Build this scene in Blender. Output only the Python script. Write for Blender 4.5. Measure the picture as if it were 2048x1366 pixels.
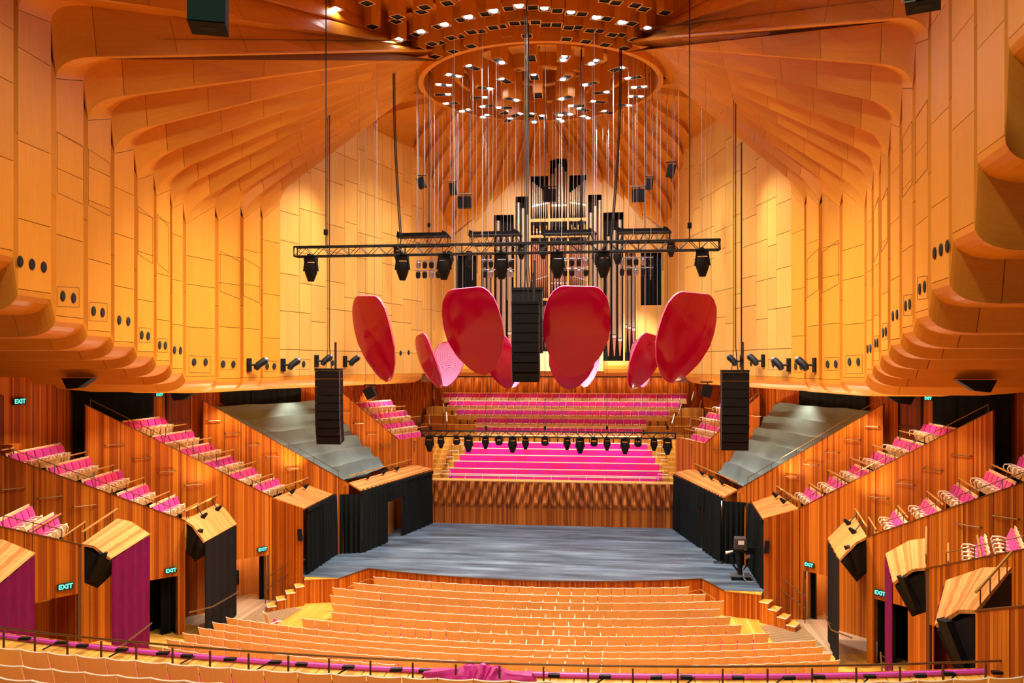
import bpy, math, random
import numpy as np
from mathutils import Vector, Matrix
random.seed(11)
D = bpy.data; C = bpy.context.scene.collection; SC = bpy.context.scene
for o in list(D.objects): D.objects.remove(o)

# ------------------------------------------------------------------ camera (hall axis = +Y, stage floor = z 0)
F = 1700.0; HZ = 729.4; TH = math.radians(7.159); EZ = 9.0; CX = 3.764
cam = D.cameras.new('camera'); camo = D.objects.new('camera', cam); C.objects.link(camo)
cam.sensor_width = 36; cam.lens = F/2048*36; cam.shift_y = (HZ-683)/2048; cam.clip_end = 300
camo.location = (CX, 0, EZ); camo.rotation_euler = (math.pi/2, 0, TH)
SC.camera = camo
vs = SC.view_settings
vs.view_transform = 'Standard'; vs.look = 'None'; vs.gamma = 1; vs.exposure = 0.3; vs.use_curve_mapping = False
SC.cycles.max_bounces = 6; SC.cycles.diffuse_bounces = 5
w = D.worlds.new('hall_world'); SC.world = w; w.use_nodes = True
w.node_tree.nodes['Background'].inputs[0].default_value = (1.0, 0.93, 0.84, 1)
w.node_tree.nodes['Background'].inputs[1].default_value = 0.05

def lamp(kind, name, loc, power, col=(1, .93, .84), target=None, **kw):
    l = D.lights.new(name, kind); l.energy = power; l.color = col
    for k, v in kw.items(): setattr(l, k, v)
    o = D.objects.new(name, l); C.objects.link(o); o.location = loc
    if target is not None:
        o.rotation_euler = (Vector(target)-Vector(loc)).to_track_quat('-Z', 'Y').to_euler()
    return o
# crown house lights: spots under the downlight boxes of the ceiling crown
RC = (0.0, 40.9)
for k in range(10):
    a = 2*math.pi*k/10+.2
    x, y = 4.7*math.sin(a), RC[1]-4.7*math.cos(a)
    lamp('SPOT', 'crown_lamp', (x, y, 21.9), 2200, (.93, .96, 1), (x*1.3, y-1.0, 0), spot_size=1.75, spot_blend=.8, shadow_soft_size=.3)
for k in range(8):
    a = math.radians(-30+60*k/7)
    x, y = 9.0*math.sin(a), RC[1]-9.0*math.cos(a)
    lamp('SPOT', 'crown_outer_lamp', (x, y, 21.7), 3000, (1, .9, .76), (x*1.15, y-4.5, -1), spot_size=1.7, spot_blend=.85, shadow_soft_size=.3)
for x in (-4.5, -1.5, 1.5, 4.5):    # choir wash from the organ gallery front
    lamp('SPOT', 'choir_lamp', (x, 49.0, 16.0), 4200, (1, .92, .92), (x*1.2, 54.0, 5), spot_size=.75, spot_blend=.8, shadow_soft_size=.15)
for x in (-4.5, 0, 4.5):            # house downlights along the spine of the auditorium ceiling
    for y in (3, 10, 17, 24, 30):
        lamp('SPOT', 'house_lamp', (x, y, 21.3), 1900, (1, .88, .72), (x*1.3, y+1.0, 0), spot_size=2.0, spot_blend=.7, shadow_soft_size=.35)
for s in (-1, 1):
    lamp('SPOT', 'organ_fill_light', (s*3.0, 43.0, 21.0), 2600, (1, .92, .8), (s*2.0, 52.7, 15), spot_size=1.1, spot_blend=.8, shadow_soft_size=.2)  # added fill to brighten the organ pipes, no fitting known there
    lamp('SPOT', 'box_lamp', (s*6.6, 38.0, 19.5), 3000, (1, .9, .78), (s*13.2, 31, 5), spot_size=1.0, spot_blend=.9, shadow_soft_size=.25)
    lamp('SPOT', 'box_lamp', (s*6.0, 33.0, 20.0), 4200, (1, .9, .78), (s*12.8, 24, 4), spot_size=.9, spot_blend=.9, shadow_soft_size=.25)

for x in (-7.2, -4.8, -2.4, 0, 2.4, 4.8, 7.2):   # downlights in the gallery soffit over the rear choir rows
    lamp('SPOT', 'gallery_downlight', (x+.3, 56.2, 8.2), 150, (1, .93, .95), (x+.3, 56.3, 5), spot_size=1.9, spot_blend=.5, shadow_soft_size=.06)
for s in (-1, 1):                               # downlights in the plywood soffit over the terrace boxes
    for (x, y, z) in ((12.9, 22.4, 8.8), (15.2, 26.8, 7.8), (13.7, 28.6, 7.8), (14.0, 32.4, 7.8), (12.6, 34.6, 7.7), (9.9, 47.0, 7.9), (8.9, 47.8, 7.9), (11.6, 39.8, 7.8)):
        lamp('SPOT', 'terrace_downlight', (s*x, y, z), 190, (1, .88, .72), (s*(x-.2), y, 2), spot_size=2.2, spot_blend=.6, shadow_soft_size=.06)

# ------------------------------------------------------------------ pixel -> hall helpers
ct, st = math.cos(TH), math.sin(TH)
def ray(x, y):
    u = (x-1024)/F; v = -(y-HZ)/F
    return (u*ct-st, ct+u*st, v)
def pY(x, y, Y):
    d = ray(x, y); k = Y/d[1]; return (CX+d[0]*k, Y, EZ+d[2]*k)
def pZ(x, y, Z):
    d = ray(x, y); k = (Z-EZ)/d[2]; return (CX+d[0]*k, d[1]*k, Z)
def pL(x, y, a, b):
    d = ray(x, y); nx, ny = -(b[1]-a[1]), b[0]-a[0]
    k = (nx*(a[0]-CX)+ny*a[1])/(nx*d[0]+ny*d[1]); return (CX+d[0]*k, d[1]*k, EZ+d[2]*k)

# ------------------------------------------------------------------ materials
def nodes(name):
    m = D.materials.new(name); m.use_nodes = True
    t = m.node_tree; b = t.nodes['Principled BSDF']
    return m, t, b
def N(t, kind, **kw):
    n = t.nodes.new(kind)
    for k, v in kw.items():
        if k.startswith('i_'):
            n.inputs[int(k[2:])].default_value = v
        else: setattr(n, k, v)
    return n
def ramp(t, stops):
    r = t.nodes.new('ShaderNodeValToRGB'); e = r.color_ramp.elements
    while len(e) < len(stops): e.new(.5)
    for k, (p, c) in enumerate(stops): e[k].position = p; e[k].color = (*c, 1)
    return r
def plain(name, col, rough=.5, metal=0, emit=None, es=1, spec=.5, coat=0, noise=0):
    m, t, b = nodes(name)
    b.inputs['Base Color'].default_value = (*col, 1); b.inputs['Roughness'].default_value = rough
    b.inputs['Metallic'].default_value = metal; b.inputs['Specular IOR Level'].default_value = spec
    b.inputs['Coat Weight'].default_value = coat
    if emit: b.inputs['Emission Color'].default_value = (*emit, 1); b.inputs['Emission Strength'].default_value = es
    if noise:
        tc = N(t, 'ShaderNodeTexCoord'); n = N(t, 'ShaderNodeTexNoise'); n.inputs['Scale'].default_value = noise; n.inputs['Detail'].default_value = 3
        t.links.new(tc.outputs['Object'], n.inputs['Vector'])
        r = ramp(t, [(.3, tuple(c*.82 for c in col)), (.7, tuple(min(1, c*1.15) for c in col))])
        t.links.new(n.outputs[0], r.inputs[0]); t.links.new(r.outputs[0], b.inputs['Base Color'])
    return m
def mth(t, op, a, bv=None):
    n = N(t, 'ShaderNodeMath', operation=op)
    if hasattr(a, 'links'): t.links.new(a, n.inputs[0])
    else: n.inputs[0].default_value = a
    if bv is not None:
        if hasattr(bv, 'links'): t.links.new(bv, n.inputs[1])
        else: n.inputs[1].default_value = bv
    return n.outputs[0]
def ply(name, c1, c2, rough=.42, gx=26, gy=.9, tint=.16, spec=.35):
    """veneered plywood: fine grain along v, tint differing a little from sheet to sheet"""
    m, t, b = nodes(name); L = t.links.new
    uv = N(t, 'ShaderNodeUVMap'); mp = N(t, 'ShaderNodeMapping'); mp.inputs['Scale'].default_value = (gx, gy, 1)
    L(uv.outputs[0], mp.inputs[0])
    oi = N(t, 'ShaderNodeObjectInfo'); ad = N(t, 'ShaderNodeVectorMath', operation='ADD')
    L(mp.outputs[0], ad.inputs[0]); cb = N(t, 'ShaderNodeCombineXYZ'); L(mth(t, 'MULTIPLY', oi.outputs['Random'], 57.0), cb.inputs[0]); L(cb.outputs[0], ad.inputs[1])
    n = N(t, 'ShaderNodeTexNoise'); n.inputs['Scale'].default_value = 1; n.inputs['Detail'].default_value = 4; L(ad.outputs[0], n.inputs['Vector'])
    mp2 = N(t, 'ShaderNodeMapping'); mp2.inputs['Scale'].default_value = (2.2, .35, 1); L(uv.outputs[0], mp2.inputs[0])
    n2 = N(t, 'ShaderNodeTexNoise'); n2.inputs['Scale'].default_value = 1; n2.inputs['Detail'].default_value = 2; L(mp2.outputs[0], n2.inputs['Vector'])
    f = mth(t, 'ADD', mth(t, 'MULTIPLY', n.outputs[0], .6), mth(t, 'MULTIPLY', n2.outputs[0], .4))
    r = ramp(t, [(.3, c2), (.68, c1)]); L(f, r.inputs[0])
    hs = N(t, 'ShaderNodeHueSaturation'); L(r.outputs[0], hs.inputs['Color'])
    L(mth(t, 'ADD', mth(t, 'MULTIPLY', oi.outputs['Random'], tint), 1-tint*.55), hs.inputs['Value'])
    L(hs.outputs[0], b.inputs['Base Color']); b.inputs['Roughness'].default_value = rough; b.inputs['Specular IOR Level'].default_value = spec
    return m
def timber(name, cols, w=.075, rough=.4, gap=.07, gapcol=(.05, .012, .003), spec=.35, glen=.7):
    """brush-box strips: strip across u, grain along v, dark shadow joint between strips"""
    m, t, b = nodes(name); L = t.links.new
    uv = N(t, 'ShaderNodeUVMap'); sp = N(t, 'ShaderNodeSeparateXYZ'); L(uv.outputs[0], sp.inputs[0])
    xs = mth(t, 'DIVIDE', sp.outputs[0], w); fl = mth(t, 'FLOOR', xs); fr = mth(t, 'FRACT', xs)
    wn = N(t, 'ShaderNodeTexWhiteNoise', noise_dimensions='1D'); L(fl, wn.inputs['W'])
    mp = N(t, 'ShaderNodeMapping'); mp.inputs['Scale'].default_value = (28, glen, 1); L(uv.outputs[0], mp.inputs[0])
    n = N(t, 'ShaderNodeTexNoise'); n.inputs['Scale'].default_value = 1; n.inputs['Detail'].default_value = 4; L(mp.outputs[0], n.inputs['Vector'])
    f = mth(t, 'ADD', mth(t, 'MULTIPLY', wn.outputs['Value'], .6), mth(t, 'MULTIPLY', n.outputs[0], .4))
    r = ramp(t, [(.2+.6*i/(len(cols)-1), c) for i, c in enumerate(cols)]); L(f, r.inputs[0])
    g = mth(t, 'LESS_THAN', fr, gap)
    mx = N(t, 'ShaderNodeMix', data_type='RGBA'); L(g, mx.inputs[0]); L(r.outputs[0], mx.inputs[6]); mx.inputs[7].default_value = (*gapcol, 1)
    L(mx.outputs[2], b.inputs['Base Color']); b.inputs['Roughness'].default_value = rough; b.inputs['Specular IOR Level'].default_value = spec
    bp = N(t, 'ShaderNodeBump'); bp.inputs['Strength'].default_value = .35; bp.inputs['Distance'].default_value = .01
    L(mth(t, 'SUBTRACT', 1, g), bp.inputs['Height']); L(bp.outputs[0], b.inputs['Normal'])
    return m
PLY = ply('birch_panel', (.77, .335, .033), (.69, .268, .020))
PLYC = ply('birch_panel_dimmed', (.69, .285, .021), (.60, .218, .012), gx=14, gy=.6)  # same birch, the ceiling's dimmer bounced light put into the colour
PLYF = ply('birch_panel_lit', (.80, .45, .105), (.74, .37, .065))  # same birch, the stronger light on the far walls put into the colour
BACK = plain('panel_joint', (.16, .055, .01), .8)
TIM = timber('brush_box_strips', [(.30, .052, .002), (.52, .120, .005), (.68, .20, .010)])
TIMD = timber('brush_box_wave', [(.24, .048, .003), (.44, .105, .007), (.62, .19, .014)], w=.07, gap=.1)
TIMP = timber('brush_box_pale', [(.46, .16, .03), (.60, .25, .06), (.70, .33, .09)], w=.08, gap=.05, gapcol=(.2, .06, .01))
FLOORW = timber('oak_floor', [(.60, .27, .03), (.70, .35, .05), (.78, .42, .075)], w=.14, gap=.04, gapcol=(.25, .09, .01))
GREYFL = timber('grey_oak_floor', [(.36, .22, .12), (.44, .29, .17), (.5, .34, .2)], w=.14, gap=.04, gapcol=(.2, .1, .05))
CHW = ply('chair_ply', (.86, .57, .22), (.80, .49, .16), tint=.12, gx=40)
CHP = plain('chair_pale_edge', (.92, .80, .62), .45)
CHS = ply('chair_seat_ply', (.86, .62, .28), (.80, .55, .22), tint=.1, gx=30)
def fabric(name, c, rough=.85, tint=.3):
    m, t, b = nodes(name); L = t.links.new
    oi = N(t, 'ShaderNodeObjectInfo'); hs = N(t, 'ShaderNodeHueSaturation'); hs.inputs['Color'].default_value = (*c, 1)
    L(mth(t, 'ADD', mth(t, 'MULTIPLY', oi.outputs['Random'], tint), 1-tint*.6), hs.inputs['Value'])
    L(mth(t, 'ADD', mth(t, 'MULTIPLY', oi.outputs['Random'], .05), .475), hs.inputs['Hue'])
    L(hs.outputs[0], b.inputs['Base Color']); b.inputs['Roughness'].default_value = rough
    b.inputs['Sheen Weight'].default_value = .3; b.inputs['Sheen Tint'].default_value = (1, .6, .8, 1)
    return m
MAG = fabric('magenta_wool', (.62, .004, .20))
MAGB = fabric('magenta_bench', (.72, .003, .26), tint=.22)
BANM = plain('magenta_banner', (.13, .0005, .038), .95, noise=3, spec=.1)
BANK = plain('black_banner', (.009, .007, .006), .95, spec=.1)
BLK = plain('black_drape', (.008, .010, .010), .95, spec=.15)
BLKM = plain('black_metal', (.010, .010, .011), .5, noise=8, spec=.15)
SPKG = plain('speaker_grille', (.009, .008, .008), .65, spec=.2)
DARK = plain('dark_recess', (.008, .006, .005), .9)
BRZ = plain('bronze_rail', (.20, .10, .035), .35, .7)
BRASS = plain('brass_rail', (.62, .38, .10), .35, .6)
STEEL = plain('steel_grey', (.34, .36, .40), .35, .8)
CABL = plain('pale_cable', (.36, .33, .30), .6)
CABD = plain('dark_cable', (.012, .011, .01), .6)
PETR = plain('petal_red_gloss', (.37, .0002, .034), .13, spec=.35, coat=.05)
PETP = plain('petal_edge', (.62, .08, .20), .5)
GRCL = plain('grey_cover_cloth', (.15, .205, .185), .7, noise=.7)
PIPE = plain('organ_pipe_tin', (.60, .47, .33), .3, .5)
PIPEC = plain('organ_pipe_copper', (.52, .23, .14), .4, .4)
PIPM = plain('pipe_mouth', (.85, .78, .66), .3, .6)
ORGW = ply('organ_case_oak', (.80, .46, .12), (.74, .40, .09))
LAMPE = plain('lamp_lens', (.9, .9, 1), .3, emit=(1, .97, 1), es=55)
LAMPD = plain('lamp_lens_dim', (.8, .8, .95), .2, emit=(.85, .84, 1), es=2.2)
EXG = plain('exit_letter', (.1, .9, .7), .5, emit=(.08, .85, .62), es=1.4)
EXB = plain('exit_sign_body', (.008, .02, .018), .5)
PURP = plain('purple_strip', (.55, .06, .42), .45)
PAPER = plain('paper_white', (.82, .74, .74), .8)
WHITEM = plain('white_nosing', (.72, .60, .52), .5)
def stage_mat():
    m, t, b = nodes('stage_deck'); L = t.links.new
    tc = N(t, 'ShaderNodeTexCoord'); mp = N(t, 'ShaderNodeMapping'); mp.inputs['Scale'].default_value = (.22, 1.3, 1); L(tc.outputs['Object'], mp.inputs[0])
    n = N(t, 'ShaderNodeTexNoise'); n.inputs['Scale'].default_value = 1; n.inputs['Detail'].default_value = 7; n.inputs['Roughness'].default_value = .65; L(mp.outputs[0], n.inputs['Vector'])
    r = ramp(t, [(.36, (.024, .038, .056)), (.53, (.085, .122, .165)), (.70, (.19, .25, .30))]); L(n.outputs[0], r.inputs[0])
    sp = N(t, 'ShaderNodeSeparateXYZ'); L(tc.outputs['Object'], sp.inputs[0])
    g = mth(t, 'LESS_THAN', mth(t, 'FRACT', mth(t, 'DIVIDE', sp.outputs[1], 1.22)), .02)
    mx = N(t, 'ShaderNodeMix', data_type='RGBA'); L(g, mx.inputs[0]); L(r.outputs[0], mx.inputs[6]); mx.inputs[7].default_value = (.035, .045, .065, 1)
    L(mx.outputs[2], b.inputs['Base Color']); b.inputs['Roughness'].default_value = .55
    return m
STAGE = stage_mat()

# ------------------------------------------------------------------ mesh helpers
ORG = {}
class MB:
    def __init__(s): s.v = []; s.f = []; s.uv = []; s.mi = []
    def face(s, pts, uv=None, mi=0):
        n = len(s.v); s.v += [tuple(p) for p in pts]; s.f.append(tuple(range(n, n+len(pts))))
        if uv is None:
            a, b, c = (np.array(pts[i], float) for i in (0, 1, 2))
            nr = np.cross(b-a, c-a); l = np.linalg.norm(nr); nr = nr/l if l > 1e-12 else np.array([0, 0, 1.])
            if abs(nr[2]) > .75: uv = [(p[0], p[1]) for p in pts]
            else:
                h = math.hypot(nr[0], nr[1]); tx, ty = -nr[1]/h, nr[0]/h
                if tx < 0 or (abs(tx) < 1e-6 and ty < 0): tx, ty = -tx, -ty
                uv = [(p[0]*tx+p[1]*ty, p[2]) for p in pts]
        s.uv += list(uv); s.mi.append(mi); return s
    def prism(s, bot, top, mi=0, uvt=None):
        n = len(bot)
        s.face(bot[::-1], mi=mi); s.face(top, uvt, mi=mi)
        for i in range(n):
            j = (i+1) % n; s.face([bot[i], bot[j], top[j], top[i]], mi=mi)
        return s
    def box(s, x0, x1, y0, y1, z0, z1, mi=0):
        return s.prism([(x0, y0, z0), (x1, y0, z0), (x1, y1, z0), (x0, y1, z0)], [(x0, y0, z1), (x1, y0, z1), (x1, y1, z1), (x0, y1, z1)], mi)
    def obox(s, c, ax, ay, az, mi=0):
        c, ax, ay, az = (np.array(q, float) for q in (c, ax, ay, az))
        b = [c-ax-ay-az, c+ax-ay-az, c+ax+ay-az, c-ax+ay-az]; t = [p+2*az for p in b]
        return s.prism([tuple(p) for p in b], [tuple(p) for p in t], mi)
    def slab(s, q, t, uv=None):
        q = [np.array(p, float) for p in q]; n = np.cross(q[1]-q[0], q[2]-q[0]); n = n/max(1e-9, np.linalg.norm(n))*t
        k = [p+n for p in q]
        s.face(q, uv); s.face(k[::-1], uv[::-1] if uv else None)
        for i in range(len(q)):
            j = (i+1) % len(q); s.face([q[j], q[i], k[i], k[j]])
        return s
    def tube(s, pts, r, n=6, cap=True, mi=0):
        pts = [Vector(p) for p in pts]; rings = []
        rr = r if isinstance(r, (list, tuple)) else [r]*len(pts)
        for i, p in enumerate(pts):
            d = (pts[min(i+1, len(pts)-1)]-pts[max(i-1, 0)]).normalized()
            a = d.cross(Vector((0, 0, 1)) if abs(d.z) < .9 else Vector((1, 0, 0))).normalized(); b = d.cross(a)
            rings.append([tuple(p+(a*math.cos(2*math.pi*k/n)+b*math.sin(2*math.pi*k/n))*rr[i]) for k in range(n)])
        for i in range(len(pts)-1):
            for k in range(n):
                j = (k+1) % n; s.face([rings[i][k], rings[i+1][k], rings[i+1][j], rings[i][j]], [(k/n, i), (k/n, i+1), ((k+1)/n, i+1), ((k+1)/n, i)], mi)
        if cap: s.face(rings[0], mi=mi); s.face(rings[-1][::-1], mi=mi)
        return s
    def lathe(s, prof, c=(0, 0, 0), n=12, mi=0, sc=(1, 1)):
        for i in range(len(prof)-1):
            (r0, z0), (r1, z1) = prof[i], prof[i+1]
            for k in range(n):
                a, b = 2*math.pi*k/n, 2*math.pi*(k+1)/n
                P = lambda r, z, t: (c[0]+r*math.sin(t)*sc[0], c[1]+r*math.cos(t)*sc[1], c[2]+z)
                q = [P(r0, z0, a), P(r0, z0, b), P(r1, z1, b), P(r1, z1, a)]
                if r0 < 1e-6: q = [q[0], q[2], q[3]]
                elif r1 < 1e-6: q = q[:3]
                s.face(q, mi=mi)
        return s
    def grid(s, G, t=0, W=None, nrm=None):
        """surface through rows of points G[i][j]; t = thickness away from the room (backwards along the face normals)"""
        ni, nj = len(G), len(G[0])
        A = np.array(G, float)
        u = np.zeros((ni, nj)); v = np.zeros((ni, nj))
        for j in range(1, nj): v[:, j] = v[:, j-1]+np.linalg.norm(A[:, j]-A[:, j-1], axis=1)
        for i in range(1, ni): u[i] = u[i-1]+np.mean(np.linalg.norm(A[i]-A[i-1], axis=1))
        v[:] = v[0]
        def uvq(i, j): return [(u[i, j], v[i, j]), (u[i+1, j], v[i+1, j]), (u[i+1, j+1], v[i+1, j+1]), (u[i, j+1], v[i, j+1])]
        for i in range(ni-1):
            for j in range(nj-1): s.face([A[i, j], A[i+1, j], A[i+1, j+1], A[i, j+1]], uvq(i, j))
        if t:
            di = np.gradient(A, axis=0) if ni > 1 else A*0; dj = np.gradient(A, axis=1)
            nn = np.cross(di, dj); nn /= np.maximum(1e-9, np.linalg.norm(nn, axis=2, keepdims=True))
            B = A-nn*t
            for i in range(ni-1):
                for j in range(nj-1): s.face([B[i, j+1], B[i+1, j+1], B[i+1, j], B[i, j]], uvq(i, j))
            for i in range(ni-1):
                s.face([A[i+1, 0], A[i, 0], B[i, 0], B[i+1, 0]]); s.face([A[i, -1], A[i+1, -1], B[i+1, -1], B[i, -1]])
            for j in range(nj-1):
                s.face([A[0, j], A[0, j+1], B[0, j+1], B[0, j]]); s.face([A[-1, j+1], A[-1, j], B[-1, j], B[-1, j+1]])
        return s
    def mesh(s, name, mats, o=(0, 0, 0), smooth=False):
        me = D.meshes.new(name)
        V = np.array(s.v, float).reshape(-1, 3)-np.array(o, float)
        me.from_pydata(V.tolist(), [], s.f)
        ul = me.uv_layers.new(name='UVMap'); ul.data.foreach_set('uv', np.array(s.uv, np.float32).ravel())
        mats = mats if isinstance(mats, (list, tuple)) else [mats]
        for m in mats: me.materials.append(m)
        if len(mats) > 1: me.polygons.foreach_set('material_index', s.mi)
        if smooth:
            import bmesh
            bm = bmesh.new(); bm.from_mesh(me); bmesh.ops.remove_doubles(bm, verts=bm.verts, dist=1e-4)
            for f in bm.faces: f.smooth = True
            bm.to_mesh(me); bm.free()
            try: me.set_sharp_from_angle(angle=math.radians(40))
            except Exception: pass
        me.update(); return me
    def build(s, name, mats, parent=None, o=None, smooth=False):
        if parent is not None: og = ORG.get(parent.name, (0, 0, 0))
        else: og = o or (0, 0, 0)
        ob = D.objects.new(name, s.mesh(name, mats, og, smooth)); C.objects.link(ob)
        if parent is not None: ob.parent = parent
        else: ob.location = og
        ORG[ob.name] = og
        return ob
def tag(o, label=None, cat=None, group=None, kind=None):
    if label: o['label'] = label
    if cat: o['category'] = cat
    if group: o['group'] = group
    if kind: o['kind'] = kind
    return o
def empty(name, loc, rz=0):
    o = D.objects.new(name, None); C.objects.link(o); o.location = loc; o.rotation_euler[2] = rz; o.empty_display_size = .2
    ORG[o.name] = tuple(loc); return o
def copy_tree(o, parent=None):
    c = o.copy(); C.objects.link(c); c.parent = parent
    for ch in KIDS[o.name]: copy_tree(ch, c)
    return c
KIDS = {}
def scan(root):
    KIDS[root.name] = list(root.children)
    for c in root.children: scan(c)
def bez(p0, p1, p2, n):
    p0, p1, p2 = (np.array(p, float) for p in (p0, p1, p2))
    return [tuple((1-t)**2*p0+2*t*(1-t)*p1+t*t*p2) for t in np.linspace(0, 1, n+1)]
def lerp(a, b, t): return tuple(x+(y-x)*t for x, y in zip(a, b))
def join(a, b, ts): return [lerp(a, b, t) for t in ts]
SIDE = {-1: 'left', 1: 'right'}
BRAND = {-1: 'house left', 1: 'house right'}
# ------------------------------------------------------------------ upper shell: folded plywood walls rising into the fan ceiling
# strips: near edge, far edge (|x|, y) of the fold between two bays; bays listed from the circle to the stage
NEAR = [(10.30, 14.0), (10.42, 15.6), (10.55, 17.2), (10.68, 18.79), (10.79, 20.30), (11.00, 21.96), (11.18, 23.53), (11.33, 24.99), (11.48, 26.38), (11.65, 27.72), (11.73, 28.75), (11.45, 30.62), (11.09, 32.04), (10.81, 33.30), (10.51, 34.58)]
FARE = [(10.31, 14.16), (10.43, 15.76), (10.55, 17.35), (10.67, 18.94), (10.79, 20.51), (10.99, 22.15), (11.16, 23.68), (11.31, 25.16), (11.47, 26.55), (11.63, 27.84), (11.72, 28.95), (11.39, 30.79), (10.98, 32.08), (10.74, 33.37)]
# bay k lies between FARE[k] and NEAR[k+1]
ZTN = [19.9, 19.1, 18.4, 17.6, 16.46, 15.85, 15.30, 14.84, 14.62, 14.44, 14.08, 14.49, 14.77, 14.99]
ZTF = [20.4, 19.6, 18.9, 17.84, 16.89, 16.29, 15.75, 15.30, 15.05, 14.81, 15.03, 15.25, 15.51, 15.82]
ZB = [15.5, 14.2, 12.9, 10.84, 10.28, 9.97, 9.70, 9.42, 9.13, 8.86, 8.57, 8.47, 8.48, 8.48]
ZB[2] = 11.74; ZB[1] = 13.0; ZB[0] = 14.6
PHI = [12, 18, 25, 32, 41, 47, 52, 58, 64, 69, 74, 79, 84, 90]
RR, RZ = 5.85, 22.75
def ringp(phi, z, s=1, r=RR):
    a = math.radians(phi); return (s*r*math.sin(a), RC[1]-r*math.cos(a), z)
def profile(p, zb, zt, R, s, h=.55, run=1.2, out=18.5, drop=.56):
    """named polyline pieces of one fold line: soffit, bottom curve, wall, cove, ceiling"""
    x, y = s*p[0], p[1]
    B = (x, y, zb); T = (x, y, zt); Cn = (x, y, zt+h)
    sof = (x+s*1.05, y, zb-drop); so = (s*max(out, p[0]+1.2), y, zb-drop)
    L = math.dist(Cn, R); P2 = lerp(Cn, R, run/L)
    return dict(soffit=join(so, sof, (0, .5, 1)), curve=bez(sof, (x, y, zb-drop), B, 7), wall=[B, T], cove=bez(T, Cn, P2, 8), ceil=[P2, R])
def sub(poly, t0, t1):
    a, b = poly[0], poly[-1]; return [lerp(a, b, t0), lerp(a, b, t1)]
def ribs(s):
    A, Bq = [], []
    for k in range(14):
        out = 18.5 if k < 10 else (16.0-(k-9)*.6)
        # the ribs nearest the circle stop at the edge of the box canopy, the others run to the crown ring
        e = {0: (7.3, 27.6), 1: (6.75, 31.6), 2: (5.75, 34.4), 3: (4.75, 35.9)}.get(k)
        Ra, Rb = ((s*e[0], e[1], RZ), (s*(e[0]-.10), e[1]+.26, RZ)) if e else (ringp(PHI[k], RZ, s), ringp(PHI[k]+1.6, RZ, s))
        A.append(profile(FARE[k], ZB[k], ZTN[k], Ra, s, out=out))
        Bq.append(profile(NEAR[k+1], ZB[k], ZTF[k], Rb, s, out=out))
    return A, Bq
def panelset(par, P, Q, s, mat, mat2, cuts_w, cuts_c, wall_mat=None, groove=0):
    """panels between two fold lines; a real joint is left between neighbours"""
    g = .009
    def put(a, b, m):
        G = [a, b] if s < 0 else [b, a]
        MB().grid(G, .05).build('panel', m, par)
    def shrink(a):
        n = len(a)
        L = sum(math.dist(a[i], a[i+1]) for i in range(n-1)); e = min(.2, g/max(L, .05))
        b = list(a); b[0] = lerp(a[0], a[1], e*(n-1)); b[-1] = lerp(a[-1], a[-2], e*(n-1)); return b
    put(shrink(P['soffit']), shrink(Q['soffit']), mat)
    put(shrink(P['curve']), shrink(Q['curve']), mat)
    zb_, zm = P['wall'][0][2], min(P['wall'][1][2], Q['wall'][1][2])
    fr_ = lambda R_, t: t if t in (0, 1) else (zm-zb_)*t/(R_['wall'][1][2]-zb_)      # joints level across the bay
    for t0, t1 in zip(cuts_w[:-1], cuts_w[1:]):
        a, b = shrink(sub(P['wall'], fr_(P, t0), fr_(P, t1))), shrink(sub(Q['wall'], fr_(Q, t0), fr_(Q, t1)))
        if groove:
            m_ = [(x+s*groove, y, z) for x, y, z in (lerp(p, q, .5) for p, q in zip(a, b))]
            MB().grid([a, m_, b] if s < 0 else [b, m_, a], .03).build('panel', mat, par)
        else: put(a, b, wall_mat or mat)
    put(shrink(P['cove']), shrink(Q['cove']), mat)
    for t0, t1 in zip(cuts_c[:-1], cuts_c[1:]):
        put(shrink(sub(P['ceil'], t0, t1)), shrink(sub(Q['ceil'], t0, t1)), mat2)
def backing(mb, P, Q, s, d=.09, parts=('soffit', 'curve', 'wall', 'cove', 'ceil')):
    # dark structure just behind the panels
    a = sum((list(P[k]) for k in parts), []); b = sum((list(Q[k]) for k in parts), [])
    A = np.array([a, b] if s < 0 else [b, a], float)
    di = A[1]-A[0]; dj = np.gradient(A, axis=1)
    n = np.cross(np.stack([di, di]), dj); l = np.linalg.norm(n, axis=2, keepdims=True); n = n/np.maximum(l, 1e-9)
    mb.grid(A-n*d)
HOLES = {}
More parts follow.
